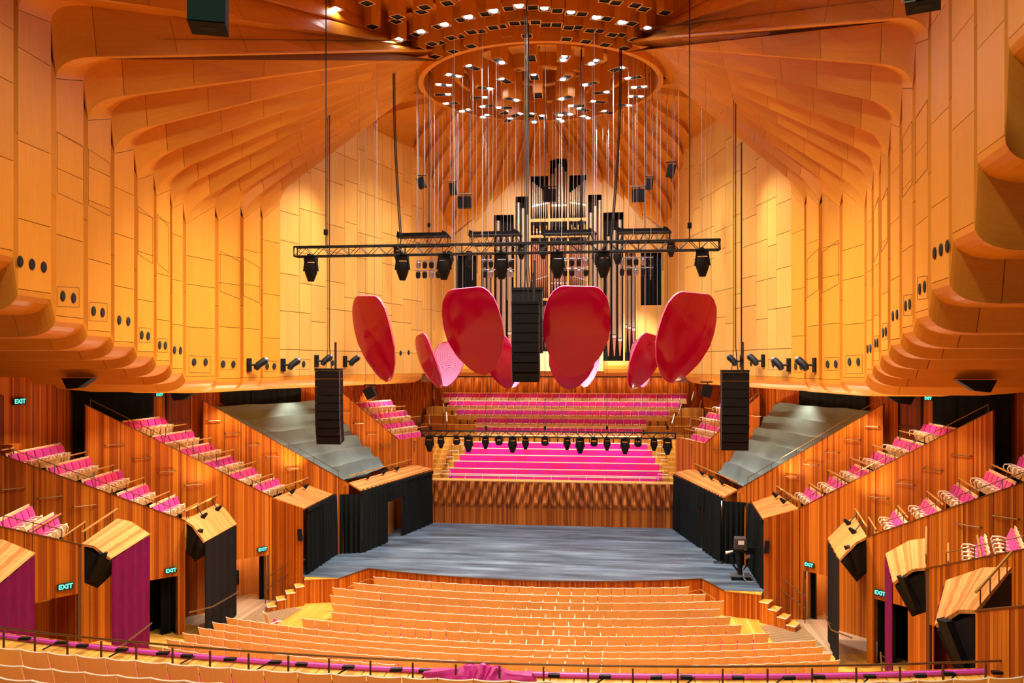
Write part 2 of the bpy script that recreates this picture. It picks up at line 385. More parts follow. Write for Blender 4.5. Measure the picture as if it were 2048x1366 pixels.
for s in (-1, 1):
    A, Bq = ribs(s)
    mb = MB(); cb = MB()
    for k in range(14):
        backing(mb, A[k], Bq[k], s, .16, parts=('soffit', 'curve', 'wall', 'cove')); backing(cb, A[k], Bq[k], s, .45, parts=('ceil',))
        if k < 13:
            backing(mb, Bq[k], A[k+1], s, .16, parts=('soffit', 'curve', 'wall', 'cove')); backing(cb, Bq[k], A[k+1], s, .45, parts=('ceil',))
    wl = mb.build('wall_upper_'+SIDE[s], BACK); tag(wl, kind='structure')
    ce = cb.build('ceiling_fan_'+SIDE[s], BACK); tag(ce, kind='structure')
    rnd = random.Random(5)
    for k in range(14):
        j = rnd.uniform(-.05, .05)
        cw = (0, .30+j, .58+j, .82-j, 1)
        def split(P): return {kk: P[kk] for kk in P}
        pa, pb = A[k], Bq[k]
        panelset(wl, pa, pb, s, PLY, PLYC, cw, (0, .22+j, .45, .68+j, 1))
        if k < 13:
            pa, pb = Bq[k], A[k+1]
            j2 = rnd.uniform(-.06, .06)
            panelset(wl, pa, pb, s, PLY, PLYC, (0, .5+j2, 1), (0, .16, .33+j2, .52, .7-j2, .86, 1), groove=.11)
    # long flat wall between the folded bays and the organ
    Wa, Wb = (10.51, 34.58), (7.38, 47.65)
    def wp(t, z): return (s*(Wa[0]+(Wb[0]-Wa[0])*t), Wa[1]+(Wb[1]-Wa[1])*t, z)
    fl = MB(); fl.face([(lambda p: (p[0]+s*.1, p[1], p[2]))(wp(t, z)) for t, z in ((0, 8.4), (1, 8.4), (1, 23.6), (0, 23.6))])
    fw = fl.build('wall_flat_'+SIDE[s], BACK); tag(fw, kind='structure')
    ncol = 11; te = [i/ncol for i in range(ncol+1)]
    te = [te[0]]+[min(.97, x+rnd.uniform(-.018, .018)) for x in te[1:-1]]+[te[-1]]
    base = [8.5, 9.65, 11.3, 12.6, 14.3, 15.9, 17.6, 19.4, 21.4, 23.4]
    for i in range(ncol):
        zz = [base[0], base[1]]+[z+rnd.choice((-.35, 0, 0, .3)) for z in base[2:-1]]+[base[-1]]
        g = .0009
        t0, t1 = te[i]+g, te[i+1]-g
        for z0, z1 in zip(zz[:-1], zz[1:]):
            q = [wp(t0, z0+.012), wp(t1, z0+.012), wp(t1, z1-.012), wp(t0, z1-.012)]
            n = .05
            MB().prism([q[0], q[1], (q[1][0]+s*n, q[1][1], q[1][2]), (q[0][0]+s*n, q[0][1], q[0][2])], [q[3], q[2], (q[2][0]+s*n, q[2][1], q[2][2]), (q[3][0]+s*n, q[3][1], q[3][2])]).build('panel', PLYF, fw)
        # rounded foot of the flat wall
        def foot(t):
            x, y, _ = wp(t, 0); return bez((x+s*1.0, y, 7.94), (x, y, 7.94), (x, y, 8.5), 6)
        G = [foot(t0), foot(t1)]
        MB().grid(G if s < 0 else G[::-1], .05).build('panel', PLY, fw)
    def so(t): x, y, _ = wp(t, 0); return [(x+s*3.5, y, 7.94), (x+s*1.0, y, 7.94)]
    G = [so(0), so(1)]
    MB().grid(G if s < 0 else G[::-1], .05).build('soffit', PLY, fw)

# ------------------------------------------------------------------ organ-end shell: ribs from the crown down to the organ walls
OW = [(9.75, 37.8, 22.1, 96), (8.7, 42.2, 22.0, 106), (7.6, 46.7, 21.9, 118), (7.30, 48.1, 21.4, 126), (7.15, 49.1, 20.6, 133), (7.0, 50.1, 19.8, 140), (6.85, 51.1, 18.8, 147), (6.5, 52.3, 18.3, 152), (5.2, 52.6, 19.0, 157), (4.1, 52.75, 19.9, 162), (2.75, 52.75, 21.0, 168), (1.7, 52.75, 22.0, 173), (0.6, 52.75, 22.75, 178), (-0.6, 52.75, 22.75, 182)]
for s in (-1, 1):
    cb = MB(); ce = cb.face([(s*12, 36, 24.6), (s*12, 54, 24.6), (0, 54, 24.6), (0, 36, 24.6)]).build('ceiling_organ_'+SIDE[s], BACK); tag(ce, kind='structure')
    prev = None
    for k, (x, y, zt, phi) in enumerate(OW):
        last = k == len(OW)-1
        if last and s > 0: break
        for edge in (0, 1):
            R = ringp(phi+edge*1.2, RZ-.02-.25*edge, s, 5.8)
            zz = zt-.36*edge
            T = (s*x, y, zz-.75); Cn = (s*x, y, zz)
            P2 = lerp(Cn, R, min(.5, 1.15/math.dist(Cn, R)))
            cur = dict(cove=bez(T, Cn, P2, 7), ceil=[P2, R])
            if prev is not None:
                a, b = prev, cur
                G = lambda u, v: [u, v] if s < 0 else [v, u]
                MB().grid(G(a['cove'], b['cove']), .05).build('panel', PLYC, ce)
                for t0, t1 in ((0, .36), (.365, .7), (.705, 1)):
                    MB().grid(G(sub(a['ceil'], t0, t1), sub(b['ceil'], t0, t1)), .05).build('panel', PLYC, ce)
            prev = cur
    # side wall beside the organ, folded strips
    ow = MB(); pts = [(7.38, 47.65), (7.30, 48.1), (7.15, 49.1), (7.0, 50.1), (6.85, 51.1), (6.5, 52.3)]
    for a, b in zip(pts[:-1], pts[1:]): ow.face([(s*(a[0]+.1), a[1], 8.0), (s*(b[0]+.1), b[1], 8.0), (s*(b[0]+.1), b[1], 22.5), (s*(a[0]+.1), a[1], 22.5)])
    oo = ow.build('wall_organ_'+SIDE[s], BACK); tag(oo, kind='structure')
    for k, (a, b) in enumerate(zip(pts[:-1], pts[1:])):
        zt = [22.2, 21.4, 20.6, 19.8, 18.8][k]
        for z0, z1 in ((8.5, 12.2), (12.22, 15.6), (15.62, zt)):
            q = [lerp(a, b, .015), lerp(a, b, .985)]
            e = .06*(k % 2)
            MB().prism([(s*(q[0][0]+e), q[0][1], z0), (s*(q[1][0]), q[1][1], z0), (s*(q[1][0]+.12), q[1][1], z0), (s*(q[0][0]+.12), q[0][1], z0)],
                       [(s*(q[0][0]+e), q[0][1], z1), (s*(q[1][0]), q[1][1], z1), (s*(q[1][0]+.12), q[1][1], z1), (s*(q[0][0]+.12), q[0][1], z1)]).build('panel', PLYF, oo)

# ------------------------------------------------------------------ crown: ring lip, tiered drum, downlight boxes
cr = MB()
cr.lathe([(5.62, 24.1), (5.62, 22.4), (5.86, 22.4), (5.86, 24.4)], (0, RC[1], 0), 72)
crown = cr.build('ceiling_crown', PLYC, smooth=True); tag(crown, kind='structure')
MB().lathe([(0, 24.0), (5.65, 24.0)], (0, RC[1], 0), 48).build('crown_deck', PLYC, crown)
for r, z in ((3.95, 22.9), (2.45, 22.5)):
    MB().lathe([(r, 24.0), (r, z), (r+.22, z), (r+.22, 24.0)], (0, RC[1], 0), 56).build('tier_lip', PLYC, crown, smooth=True)
for r0, r1, z, n, a0, wd in ((3.95, 5.25, 23.35, 21, 9.1, .46), (2.45, 3.55, 23.1, 13, 13.8, .46), (1.1, 2.1, 22.9, 8, 24.5, .45)):
    for k in range(n):    # pale rounded cove panels between the drop boxes
        a = math.radians(a0+360*k/n); u = (math.sin(a), -math.cos(a)); v = (-u[1], u[0])
        out = [(-wd, r0), (wd, r0)]+[(wd*math.cos(t), r1-wd+wd*math.sin(t)) for t in np.linspace(0, math.pi, 9)]
        P = [(u[0]*r+v[0]*q, RC[1]+u[1]*r+v[1]*q, z+.25*((r-r0)/(r1-r0))**2) for q, r in out]
        MB().prism(P, [(x, y, zz+.05) for x, y, zz in P]).build('cove_panel', PLYF, crown)
# outer canopy plate that the outer boxes hang from
CE = [(3.85, 36.6), (4.75, 35.9), (5.75, 34.4), (6.75, 31.6), (7.3, 27.6), (7.8, 20)]
cp = MB()
for (xa, ya), (xb, yb) in zip(CE[:-1], CE[1:]):
    cp.face([(-xa, ya, 23.6), (xa, ya, 23.6), (xb, yb, 23.6), (-xb, yb, 23.6)])
    for s in (-1, 1): cp.face([(s*xa, ya, 22.6), (s*xb, yb, 22.6), (s*xb, yb, 23.6), (s*xa, ya, 23.6)])
cp.build('canopy_plate', PLYC, crown)

def light_box_mesh(w, d, h, flare, mats):
    """plywood downlight box: square black mouth with a pale edge, sides flaring into the ceiling on the outer side"""
    b = MB()
    prof = [(-d/2, 0), (d/2, 0), (d/2, h*.45)]+[(d/2+flare*(1-math.cos(t)), h*.45+h*.55*math.sin(t)) for t in np.linspace(.35, math.pi/2, 6)]+[(-d/2, h)]
    L = [(-w/2, y, z) for y, z in prof]; R = [(w/2, y, z) for y, z in prof]; n = len(prof)
    b.face(L[::-1]); b.face(R)
    for i in range(1, n):
        j = (i+1) % n; b.face([L[i], L[j], R[j], R[i]])
    # rim + recessed black mouth
    e = .035
    o = [(-w/2, -d/2, 0), (w/2, -d/2, 0), (w/2, d/2, 0), (-w/2, d/2, 0)]; i_ = [(-w/2+e, -d/2+e, 0), (w/2-e, -d/2+e, 0), (w/2-e, d/2-e, 0), (-w/2+e, d/2-e, 0)]
    for k in range(4):
        j = (k+1) % 4; b.face([o[k], i_[k], i_[j], o[j]][::-1], mi=1)
    r_ = [(x, y, .05) for x, y, _ in i_]
    for k in range(4):
        j = (k+1) % 4; b.face([i_[k], r_[k], r_[j], i_[j]][::-1], mi=2)
    b.face(r_[::-1], mi=2)
    return b.mesh('downlight_box', mats)
RIM = plain('box_edge_pale', (.74, .44, .16), .5)
ME_O = light_box_mesh(.45, .45, 1.30, .5, [PLYC, RIM, DARK])
ME_OS = light_box_mesh(.45, .45, .70, .3, [PLYC, RIM, DARK])
ME_I = light_box_mesh(.44, .84, 1.3, .35, [PLYC, RIM, DARK])
disc = MB().lathe([(0, .0), (.15, .0), (.16, .03)], n=20); ME_L = disc.mesh('lamp_lens', LAMPE); ME_LD = disc.mesh('lamp_lens_dim', LAMPD)
disc = MB().lathe([(0, .0), (.115, .0), (.12, .03)], n=16); ME_LS = disc.mesh('lamp_lens_small', LAMPE)
def dbox(x, y, z, me, lens, label, group):
    o = D.objects.new('downlight_box', me); C.objects.link(o); o.location = (x, y, z)
    o.rotation_euler[2] = math.atan2(x, RC[1]-y)+math.pi   # local +y points away from the crown centre
    tag(o, label, 'downlight', group)
    for (lx, ly, lm) in lens:
        l = D.objects.new('lens', lm); C.objects.link(l); l.parent = o; l.location = (lx, ly, .012)
    return o
ZO = 22.3
LIT = [(798, 80), (842, 64), (889, 50), (937, 35), (987, 23), (1038, 13), (1089, 18), (1142, 26), (1193, 36), (1244, 46), (1295, 57), (672, 19)]
UNL = [(923, 40), (971, 28.6), (1018, 17.6), (1065.5, 15.4), (1114.6, 21.7), (1164, 28.6), (1214, 37.8), (1263, 47.6), (877, 53.5), (833, 69),
       (903, 76), (920, 73), (943, 64.5), (961, 63), (986.5, 55.7), (1003, 53), (1029, 47), (1047, 45.7), (1071, 45), (1091, 50), (1113, 50), (1137, 55.7), (1156, 55), (1181, 61.5), (1199, 62), (1224.5, 70), (1242, 70), (1269, 80), (864, 88), (880, 85.7), (838, 99),
       (870.6, 113.5), (906.5, 103), (942, 92.6), (979, 84.5), (1016.5, 77), (1054, 72), (1092.6, 74), (1133, 78.7), (1171.7, 83.5), (1210.5, 90), (1248.6, 97),
       (1210, .7), (1232, 6), (1270.6, 11), (1287.5, 18.7), (1330, 26), (734, 7), (745, 53.5), (795, 34), (792, 43), (849.5, 15), (843, 24), (895, 7), (905, -2)]
TAKEN = []
for i, (x, y) in enumerate(LIT):
    p = pZ(x, y, ZO); TAKEN.append(p[:2])
    p = pZ(x, y, ZO); dbox(p[0], p[1], ZO, ME_O, [(0, 0, ME_L if i not in (6, 7, 10) else ME_LD)], 'square plywood ceiling box with one round lit lamp outside the crown ring', 'lit ceiling boxes in front of the crown ring')
for x, y in UNL:
    for z in (ZO+.01, ZO+.35, ZO+.7, ZO+1.0):    # boxes that would collide hang a step higher, farther back
        p = pZ(x, y, z)
        if all(math.dist(p[:2], q) > .475 for q in TAKEN): break
    else: continue
    TAKEN.append(p[:2])
    dbox(p[0], p[1], z, ME_O if z < ZO+.2 else ME_OS,  [], 'square plywood ceiling box with a dark empty mouth outside the crown ring', 'dark ceiling boxes in front of the crown ring')
for r, z, n, a0, tier in ((4.72, 22.1, 21, .5, 'outer'), (2.95, 21.9, 13, 0, 'middle'), (1.75, 21.45, 8, 2, 'inner')):
    for k in range(n):
        a = math.radians(a0+360*k/n); x, y = r*math.sin(a), RC[1]-r*math.cos(a)
        if tier == 'outer': lens = [(-.03, -.24, ME_LS), (.03, .24, ME_LS)] if k % 4 in (1, 2) else [(0, .25 if k % 2 else -.25, ME_LS)]
        else: lens = [(0, -.26 if k % 3 else .26, ME_LS)]
        if (tier, k) in (('outer', 0), ('inner', 0)): lens = []
        dbox(x, y, z, ME_I, lens, 'plywood drop box with small lit lamps in the %s tier inside the crown ring' % tier if lens else 'plywood drop box without lamps in the %s tier inside the crown ring' % tier, 'ceiling boxes of the %s tier inside the crown ring' % tier)
# ------------------------------------------------------------------ floors and stage
fl = MB(); fl.face([(-14, 12, -1.0), (14, 12, -1.0), (14, 37.2, -1.0), (-14, 37.2, -1.0)])
floor = fl.build('floor_stalls', FLOORW); tag(floor, kind='structure')
for s in (-1, 1):   # grey side aisles by the exits
    pts = [(s*9.3, 32.0), (s*10.3, 34.2), (s*14.5, 36.5), (s*15.5, 20), (s*11.2, 20)]
    b = MB(); b.prism([(x, y, -1.2) for x, y in pts], [(x, y, -.992) for x, y in pts]); tag(b.build('floor_aisle_'+SIDE[s], GREYFL), kind='structure')
    # slotted floor grille at the foot of the stage steps
    g = MB()
    for k in range(26):
        y0 = 33.9-k*.12; x0 = 9.15+.35*(33.9-y0)*.3
        g.obox((s*(x0+.75), y0-.25, -.985), (.8, .25*s, 0), (0, .035, 0), (0, 0, .008))
    tag(g.build('floor_grille', plain('grille_oak', (.40, .25, .12), .6)), 'slotted floor grille at the foot of the stage steps', 'floor grille', 'floor grilles beside the stage')
# stage: deck outline from the curtain lines and the curved apron
front = [(-7.23, 36.51)]
for k in range(1, 12):
    x = -7.23+14.46*k/12; front.append((x, 35.30+1.21*(x/7.23)**2))
front.append((7.23, 36.51))
deck = [(-9.42, 34.66), (-7.94, 34.66)]+front+[(7.94, 34.66), (9.42, 34.66)]
outl = deck+[(10.6, 34.9), (10.6, 39.4), (9.6, 40.2), (8.6, 47.6), (-8.6, 47.6), (-9.6, 40.2), (-10.6, 39.4), (-10.6, 34.9)]
b = MB(); b.face([(x, y, 0) for x, y in outl])
stage = b.build('floor_stage', STAGE); tag(stage, kind='structure')
fr = [(-9.42, 34.66), (-7.94, 34.66)]+front+[(7.94, 34.66), (9.42, 34.66)]
for a, c in zip(fr[:-1], fr[1:]):
    n = max(1, round(math.dist(a, c)/.62))
    for k in range(n):
        p, q = lerp(a, c, (k+.006)/n), lerp(a, c, (k+.994)/n)
        MB().slab([(p[0], p[1], -1.0), (q[0], q[1], -1.0), (q[0], q[1], -.005), (p[0], p[1], -.005)], -.04).build('apron_panel', TIM, stage)
    MB().obox(((a[0]+c[0])/2, (a[1]+c[1])/2, -.012), ((c[0]-a[0])/2, (c[1]-a[1])/2, 0), (0, .05, 0), (0, 0, .014)).build('deck_edge', BRZ, stage)
for s in (-1, 1):   # timber wedge at the top of the steps, low pit rail, steps, hand rail
    b = MB(); b.prism([(s*7.94, 34.60, -.02), (s*9.42, 34.62, -.02), (s*9.30, 34.20, -.02)], [(s*7.94, 34.60, .012), (s*9.42, 34.62, .012), (s*9.30, 34.20, .012)]); b.build('landing', FLOORW, stage)
    b = MB(); b.prism([(s*7.94, 34.62, -1), (s*9.42, 34.64, -1), (s*9.30, 34.22, -1)], [(s*7.94, 34.62, -.02), (s*9.42, 34.64, -.02), (s*9.30, 34.22, -.02)]); b.build('apron_panel', TIM, stage)
    for k, (xa, ya) in enumerate(((9.50, 34.30), (9.78, 34.02), (10.06, 33.72), (10.34, 33.42))):
        z = -.2*(k+1); st_ = empty('stage_step', (s*xa, ya, -1))
        tag(st_, ('topmost', 'second', 'third', 'lowest')[k]+' timber step at the side of the stage apron with pale nosing', 'step', 'stage steps')
        dx, dy = .16, -.16
        q = [(s*(xa-.33), ya-.38), (s*(xa-.05), ya-.62), (s*(xa+.25), ya-.02), (s*(xa-.03), ya+.26)]
        MB().prism([(x, y, -1) for x, y in q], [(x, y, z-.03) for x, y in q]).build('riser', TIM, st_)
        MB().prism([(x, y, z-.03) for x, y in q], [(x, y, z) for x, y in q]).build('tread', FLOORW, st_)
        MB().tube([(q[1][0], q[1][1], z), (q[2][0], q[2][1], z)], .018, 4).build('nosing', WHITEM, st_)
        MB().tube([(q[0][0], q[0][1], z), (q[1][0], q[1][1], z)], .018, 4).build('nosing', WHITEM, st_)
    r = empty('stair_rail', (s*9.5, 34.8, 0)); tag(r, 'bronze two-bar handrail beside the stage steps', 'handrail', 'stage step handrails')
    P0, P1 = (s*9.56, 34.72), (s*10.9, 34.0)
    def hp(t, z): x, y = lerp(P0, P1, t); return (x, y, z)
    MB().tube([hp(0, 0.55), hp(.04, .98), hp(1, .05)], .022).build('top_bar', BRZ, r)
    MB().tube([hp(0, .55), hp(1, -.42)], .022).build('low_bar', BRZ, r)
    for t in (.3, .55, .8, 1): MB().tube([hp(t, .98-.93*t), hp(t, -.2-.8*t)], .018).build('baluster', BRZ, r)
    MB().tube([(s*6.6, 36.1, -.5), (s*7.15, 36.35, -.42), (s*7.6, 34.9, -.42), (s*7.62, 34.8, -1)], .022).build('pit_rail', BRASS, stage)

# ------------------------------------------------------------------ wave-relief timber walls
def wave_wall(name, a, b, z0, z1, zw, amp, kx, kz, mat, dx=.07, back=.12):
    """vertical timber strips; above zw the strip faces swell in a slanting wave, strip by strip"""
    mb = MB(); L = math.dist(a, b); n = int(L/dx); ux, uy = (b[0]-a[0])/L, (b[1]-a[1])/L; nx, ny = uy, -ux
    zs = [z0, zw]+[zw+(z1-zw)*k/14 for k in range(1, 15)] if zw > z0+.05 else [z0+(z1-z0)*k/14 for k in range(15)]
    for i in range(n):
        s0, s1 = i*dx, (i+.93)*dx; c = (s0+s1)/2-L/2
        col = []
        for z in zs:
            e = min(1, max(0, (z-zw)/.25))
            d = amp*e*(.5+.5*math.sin(kx*c*(1+.02*abs(c))+kz*(z-zw)*(1 if c > 0 else -1)+.9*math.sin(i*1.7)))
            col.append(((a[0]+ux*s0+nx*d, a[1]+uy*s0+ny*d, z), (a[0]+ux*s1+nx*d, a[1]+uy*s1+ny*d, z), s0, s1))
        for j in range(len(zs)-1):
            p, q = col[j], col[j+1]
            mb.face([p[0], p[1], q[1], q[0]], [(p[2]+.008, zs[j]), (p[3]-.001, zs[j]), (p[3]-.001, zs[j+1]), (p[2]+.008, zs[j+1])])
            e1 = lambda pt: (pt[0]-nx*back, pt[1]-ny*back, pt[2])
            mb.face([p[1], e1(p[1]), e1(q[1]), q[1]], [(p[3], zs[j])]*4); mb.face([e1(p[0]), p[0], q[0], e1(q[0])], [(p[2]+.01, zs[j])]*4)
    mb.face([(a[0]-nx*.08, a[1]-ny*.08, z0), (b[0]-nx*.08, b[1]-ny*.08, z0), (b[0]-nx*.08, b[1]-ny*.08, z1), (a[0]-nx*.08, a[1]-ny*.08, z1)], [(0, 0)]*4)
    o = mb.build(name, mat); tag(o, kind='structure'); return o
ws = wave_wall('wall_stage_back', (-6.95, 47.45), (6.95, 47.45), 0, 2.42, .95, .17, 11.5, 5.2, TIMD)
MB().box(-7.2, 7.2, 47.40, 48.2, 2.40, 2.46).build('ledge', ORGW, ws)
wave_wall('wall_choir_back', (-9.6, 58.9), (9.6, 58.9), 5.6, 9.0, 5.6, .12, 8, 3.4, TIMD, dx=.1)
for s in (-1, 1):
    a, b = ((-10.9, 43.9), (-9.45, 58.9)) if s < 0 else ((9.45, 58.9), (10.9, 43.9))
    wave_wall('wall_choir_'+SIDE[s], a, b, 2.5, 9.0, 6.6, .08, 5, 5.0, TIM, dx=.1)

# ------------------------------------------------------------------ terrace boxes
WALL = {0: dict(E=(10.1, 16.1), ang=33, z0=4.6, sl=.35, L=3.6), 1: dict(E=(11.43, 22.51), ang=35, z0=3.87, sl=.39, L=4.4), 2: dict(E=(11.84, 29.10), ang=40, z0=3.35, sl=.48, L=7.0),
        3: dict(E=(10.79, 34.61), ang=42, z0=3.33, sl=.566, L=7.4), 4: dict(E=(9.10, 39.49), ang=45, z0=3.32, sl=.6, L=6.9), 5: dict(E=(8.35, 45.97), ang=45, z0=4.84, sl=.78, L=3.4)}
DOOR = {1: (.10, 1.30, 2.50), 2: (.27, 1.45, 1.40), 3: (.22, 1.75, .95)}
def wpt(k, d, z, s, off=0):
    w_ = WALL[k]; a = math.radians(w_['ang'])
    # off > 0 moves towards the audience side of the parapet
    x = w_['E'][0]+math.sin(a)*d-math.cos(a)*off; y = w_['E'][1]-math.cos(a)*d-math.sin(a)*off
    return (s*x, y, z)
def wloc(k, x, y):
    """distance along wall k (house-left wall) and height of a photo point"""
    w_ = WALL[k]; a = math.radians(w_['ang']); E_ = (-w_['E'][0], w_['E'][1])
    p = pL(x, y, E_, (E_[0]-math.sin(a), E_[1]-math.cos(a)))
    return math.hypot(p[0]-E_[0], p[1]-E_[1]), p[2]
LIDN = {0: 'nearest the circle', 1: 'with magenta banner', 2: 'with black banner', 3: 'by the stage steps', 4: 'along the stage', 5: 'of the choir'}
BASEZ = {0: 0, 1: -1, 2: -1, 3: -1, 4: 0, 5: 0}
for s in (-1, 1):
    for k, w_ in WALL.items():
        zt = lambda d: w_['z0']+w_['sl']*d
        bk = MB(); t = .10
        b0 = BASEZ[k]
        dr = DOOR.get(k)
        segs = [(0, w_['L'], b0)] if not dr else [(0, dr[0], b0), (dr[0], dr[1], dr[2]), (dr[1], w_['L'], b0)]
        for d0, d1, zb in segs:
            q0 = [wpt(k, d, zb, s, o) for d, o in ((d0, 0), (d1, 0), (d1, -t), (d0, -t))]
            q1 = [wpt(k, d, zt(d), s, o) for d, o in ((d0, 0), (d1, 0), (d1, -t), (d0, -t))]
            bk.prism(q0, q1)
        wb = bk.build('wall_terrace_%d_%s' % (k+1, SIDE[s]), BACK); tag(wb, kind='structure')
        # timber face panels
        cuts = [0]; rnd = random.Random(k*7+3)
        while cuts[-1] < w_['L']-.6: cuts.append(cuts[-1]+rnd.uniform(.55, .95))
        cuts[-1] = w_['L']
        if dr: cuts = sorted(set([c for c in cuts if min(abs(c-dr[0]), abs(c-dr[1])) > .2 and not dr[0] < c < dr[1]]+[dr[0], dr[1]]))
        for d0, d1 in zip(cuts[:-1], cuts[1:]):
            zb = dr[2] if dr and d0 >= dr[0]-.01 and d1 <= dr[1]+.01 else b0
            g = .01
            for f_, b_ in ((.0, .035),):
                q0 = [wpt(k, d, zb, s, o) for d, o in ((d0+g, b_), (d1-g, b_), (d1-g, f_), (d0+g, f_))]
                q1 = [wpt(k, d, zt(d)-.012, s, o) for d, o in ((d0+g, b_), (d1-g, b_), (d1-g, f_), (d0+g, f_))]
                MB().prism(q0, q1).build('panel', TIM, wb)
        # bronze capping and the slim handrail above it
        e0, e1 = wpt(k, 0, zt(0)+.01, s, -t/2), wpt(k, w_['L'], zt(w_['L'])+.01, s, -t/2)
        q = [wpt(k, d, zt(d)-.01, s, o) for d, o in ((0, .05), (w_['L'], .05), (w_['L'], -t-.05), (0, -t-.05))]
        MB().prism(q, [(x, y, z+.03) for x, y, z in q]).build('capping', BRZ, wb)
        if k:
            r = empty('parapet_rail', wpt(k, 0, zt(0), s)); tag(r, 'slim bronze rail on the terrace parapet '+LIDN[k], 'handrail', 'parapet rails %d' % k)
            hh = .30 if k < 5 else .25
            pts = [wpt(k, d, zt(d)+hh, s, -.08) for d in (.5, w_['L']-.2)]
            MB().tube(pts, .014, 5).build('bar', BRZ, r)
            for j in range(6):
                d = .5+(w_['L']-.7)*j/5
                MB().tube([wpt(k, d, zt(d), s, -.08), wpt(k, d, zt(d)+hh, s, -.08)], .012, 5).build('post', BRZ, r)
    # short return of wall 4 under its lid towards the stage
    def flat(name, a, b, z0, z1, mat, zz=None, t=.05, step=.7):
        wq = MB().slab([(s*a[0], a[1], z0), (s*b[0], b[1], z0), (s*b[0], b[1], (zz or z1)-.02), (s*a[0], a[1], z1-.02)], .02*s).build(name, BACK); tag(wq, kind='structure')
        n = max(1, round(math.dist(a, b)/step))
        for i in range(n):
            p, q = lerp(a, b, (i+.008)/n), lerp(a, b, (i+.992)/n); h0, h1 = (z1+((zz or z1)-z1)*(i+u)/n for u in (0, 1))
            MB().slab([(s*p[0], p[1], z0), (s*q[0], q[1], z0), (s*q[0], q[1], h1), (s*p[0], p[1], h0)], -t*s).build('panel', mat, wq)
        return wq
    flat('wall_step_side_'+SIDE[s], (10.79, 34.55), (9.42, 34.40), -1, 3.33, TIM, 2.98)
    flat('wall_choir_front_'+SIDE[s], (8.35, 45.95), (6.95, 48.3), 0, 4.84, TIM, 4.95)
    flat('wall_stage_side_'+SIDE[s], (9.75, 38.95), (9.1, 39.45), 0, 2.85, TIM, 3.3)
    # outer wall behind the terraces
    OP = [(18.6, 18.0), (17.6, 24.0), (16.7, 29.2), (15.3, 33.2), (14.0, 35.6), (12.4, 41.5), (11.0, 43.9)]
    for a, b in zip(OP[:-1], OP[1:]): flat('wall_outer_%s' % SIDE[s], a, b, 2.2, 8.6, TIM, step=.8)

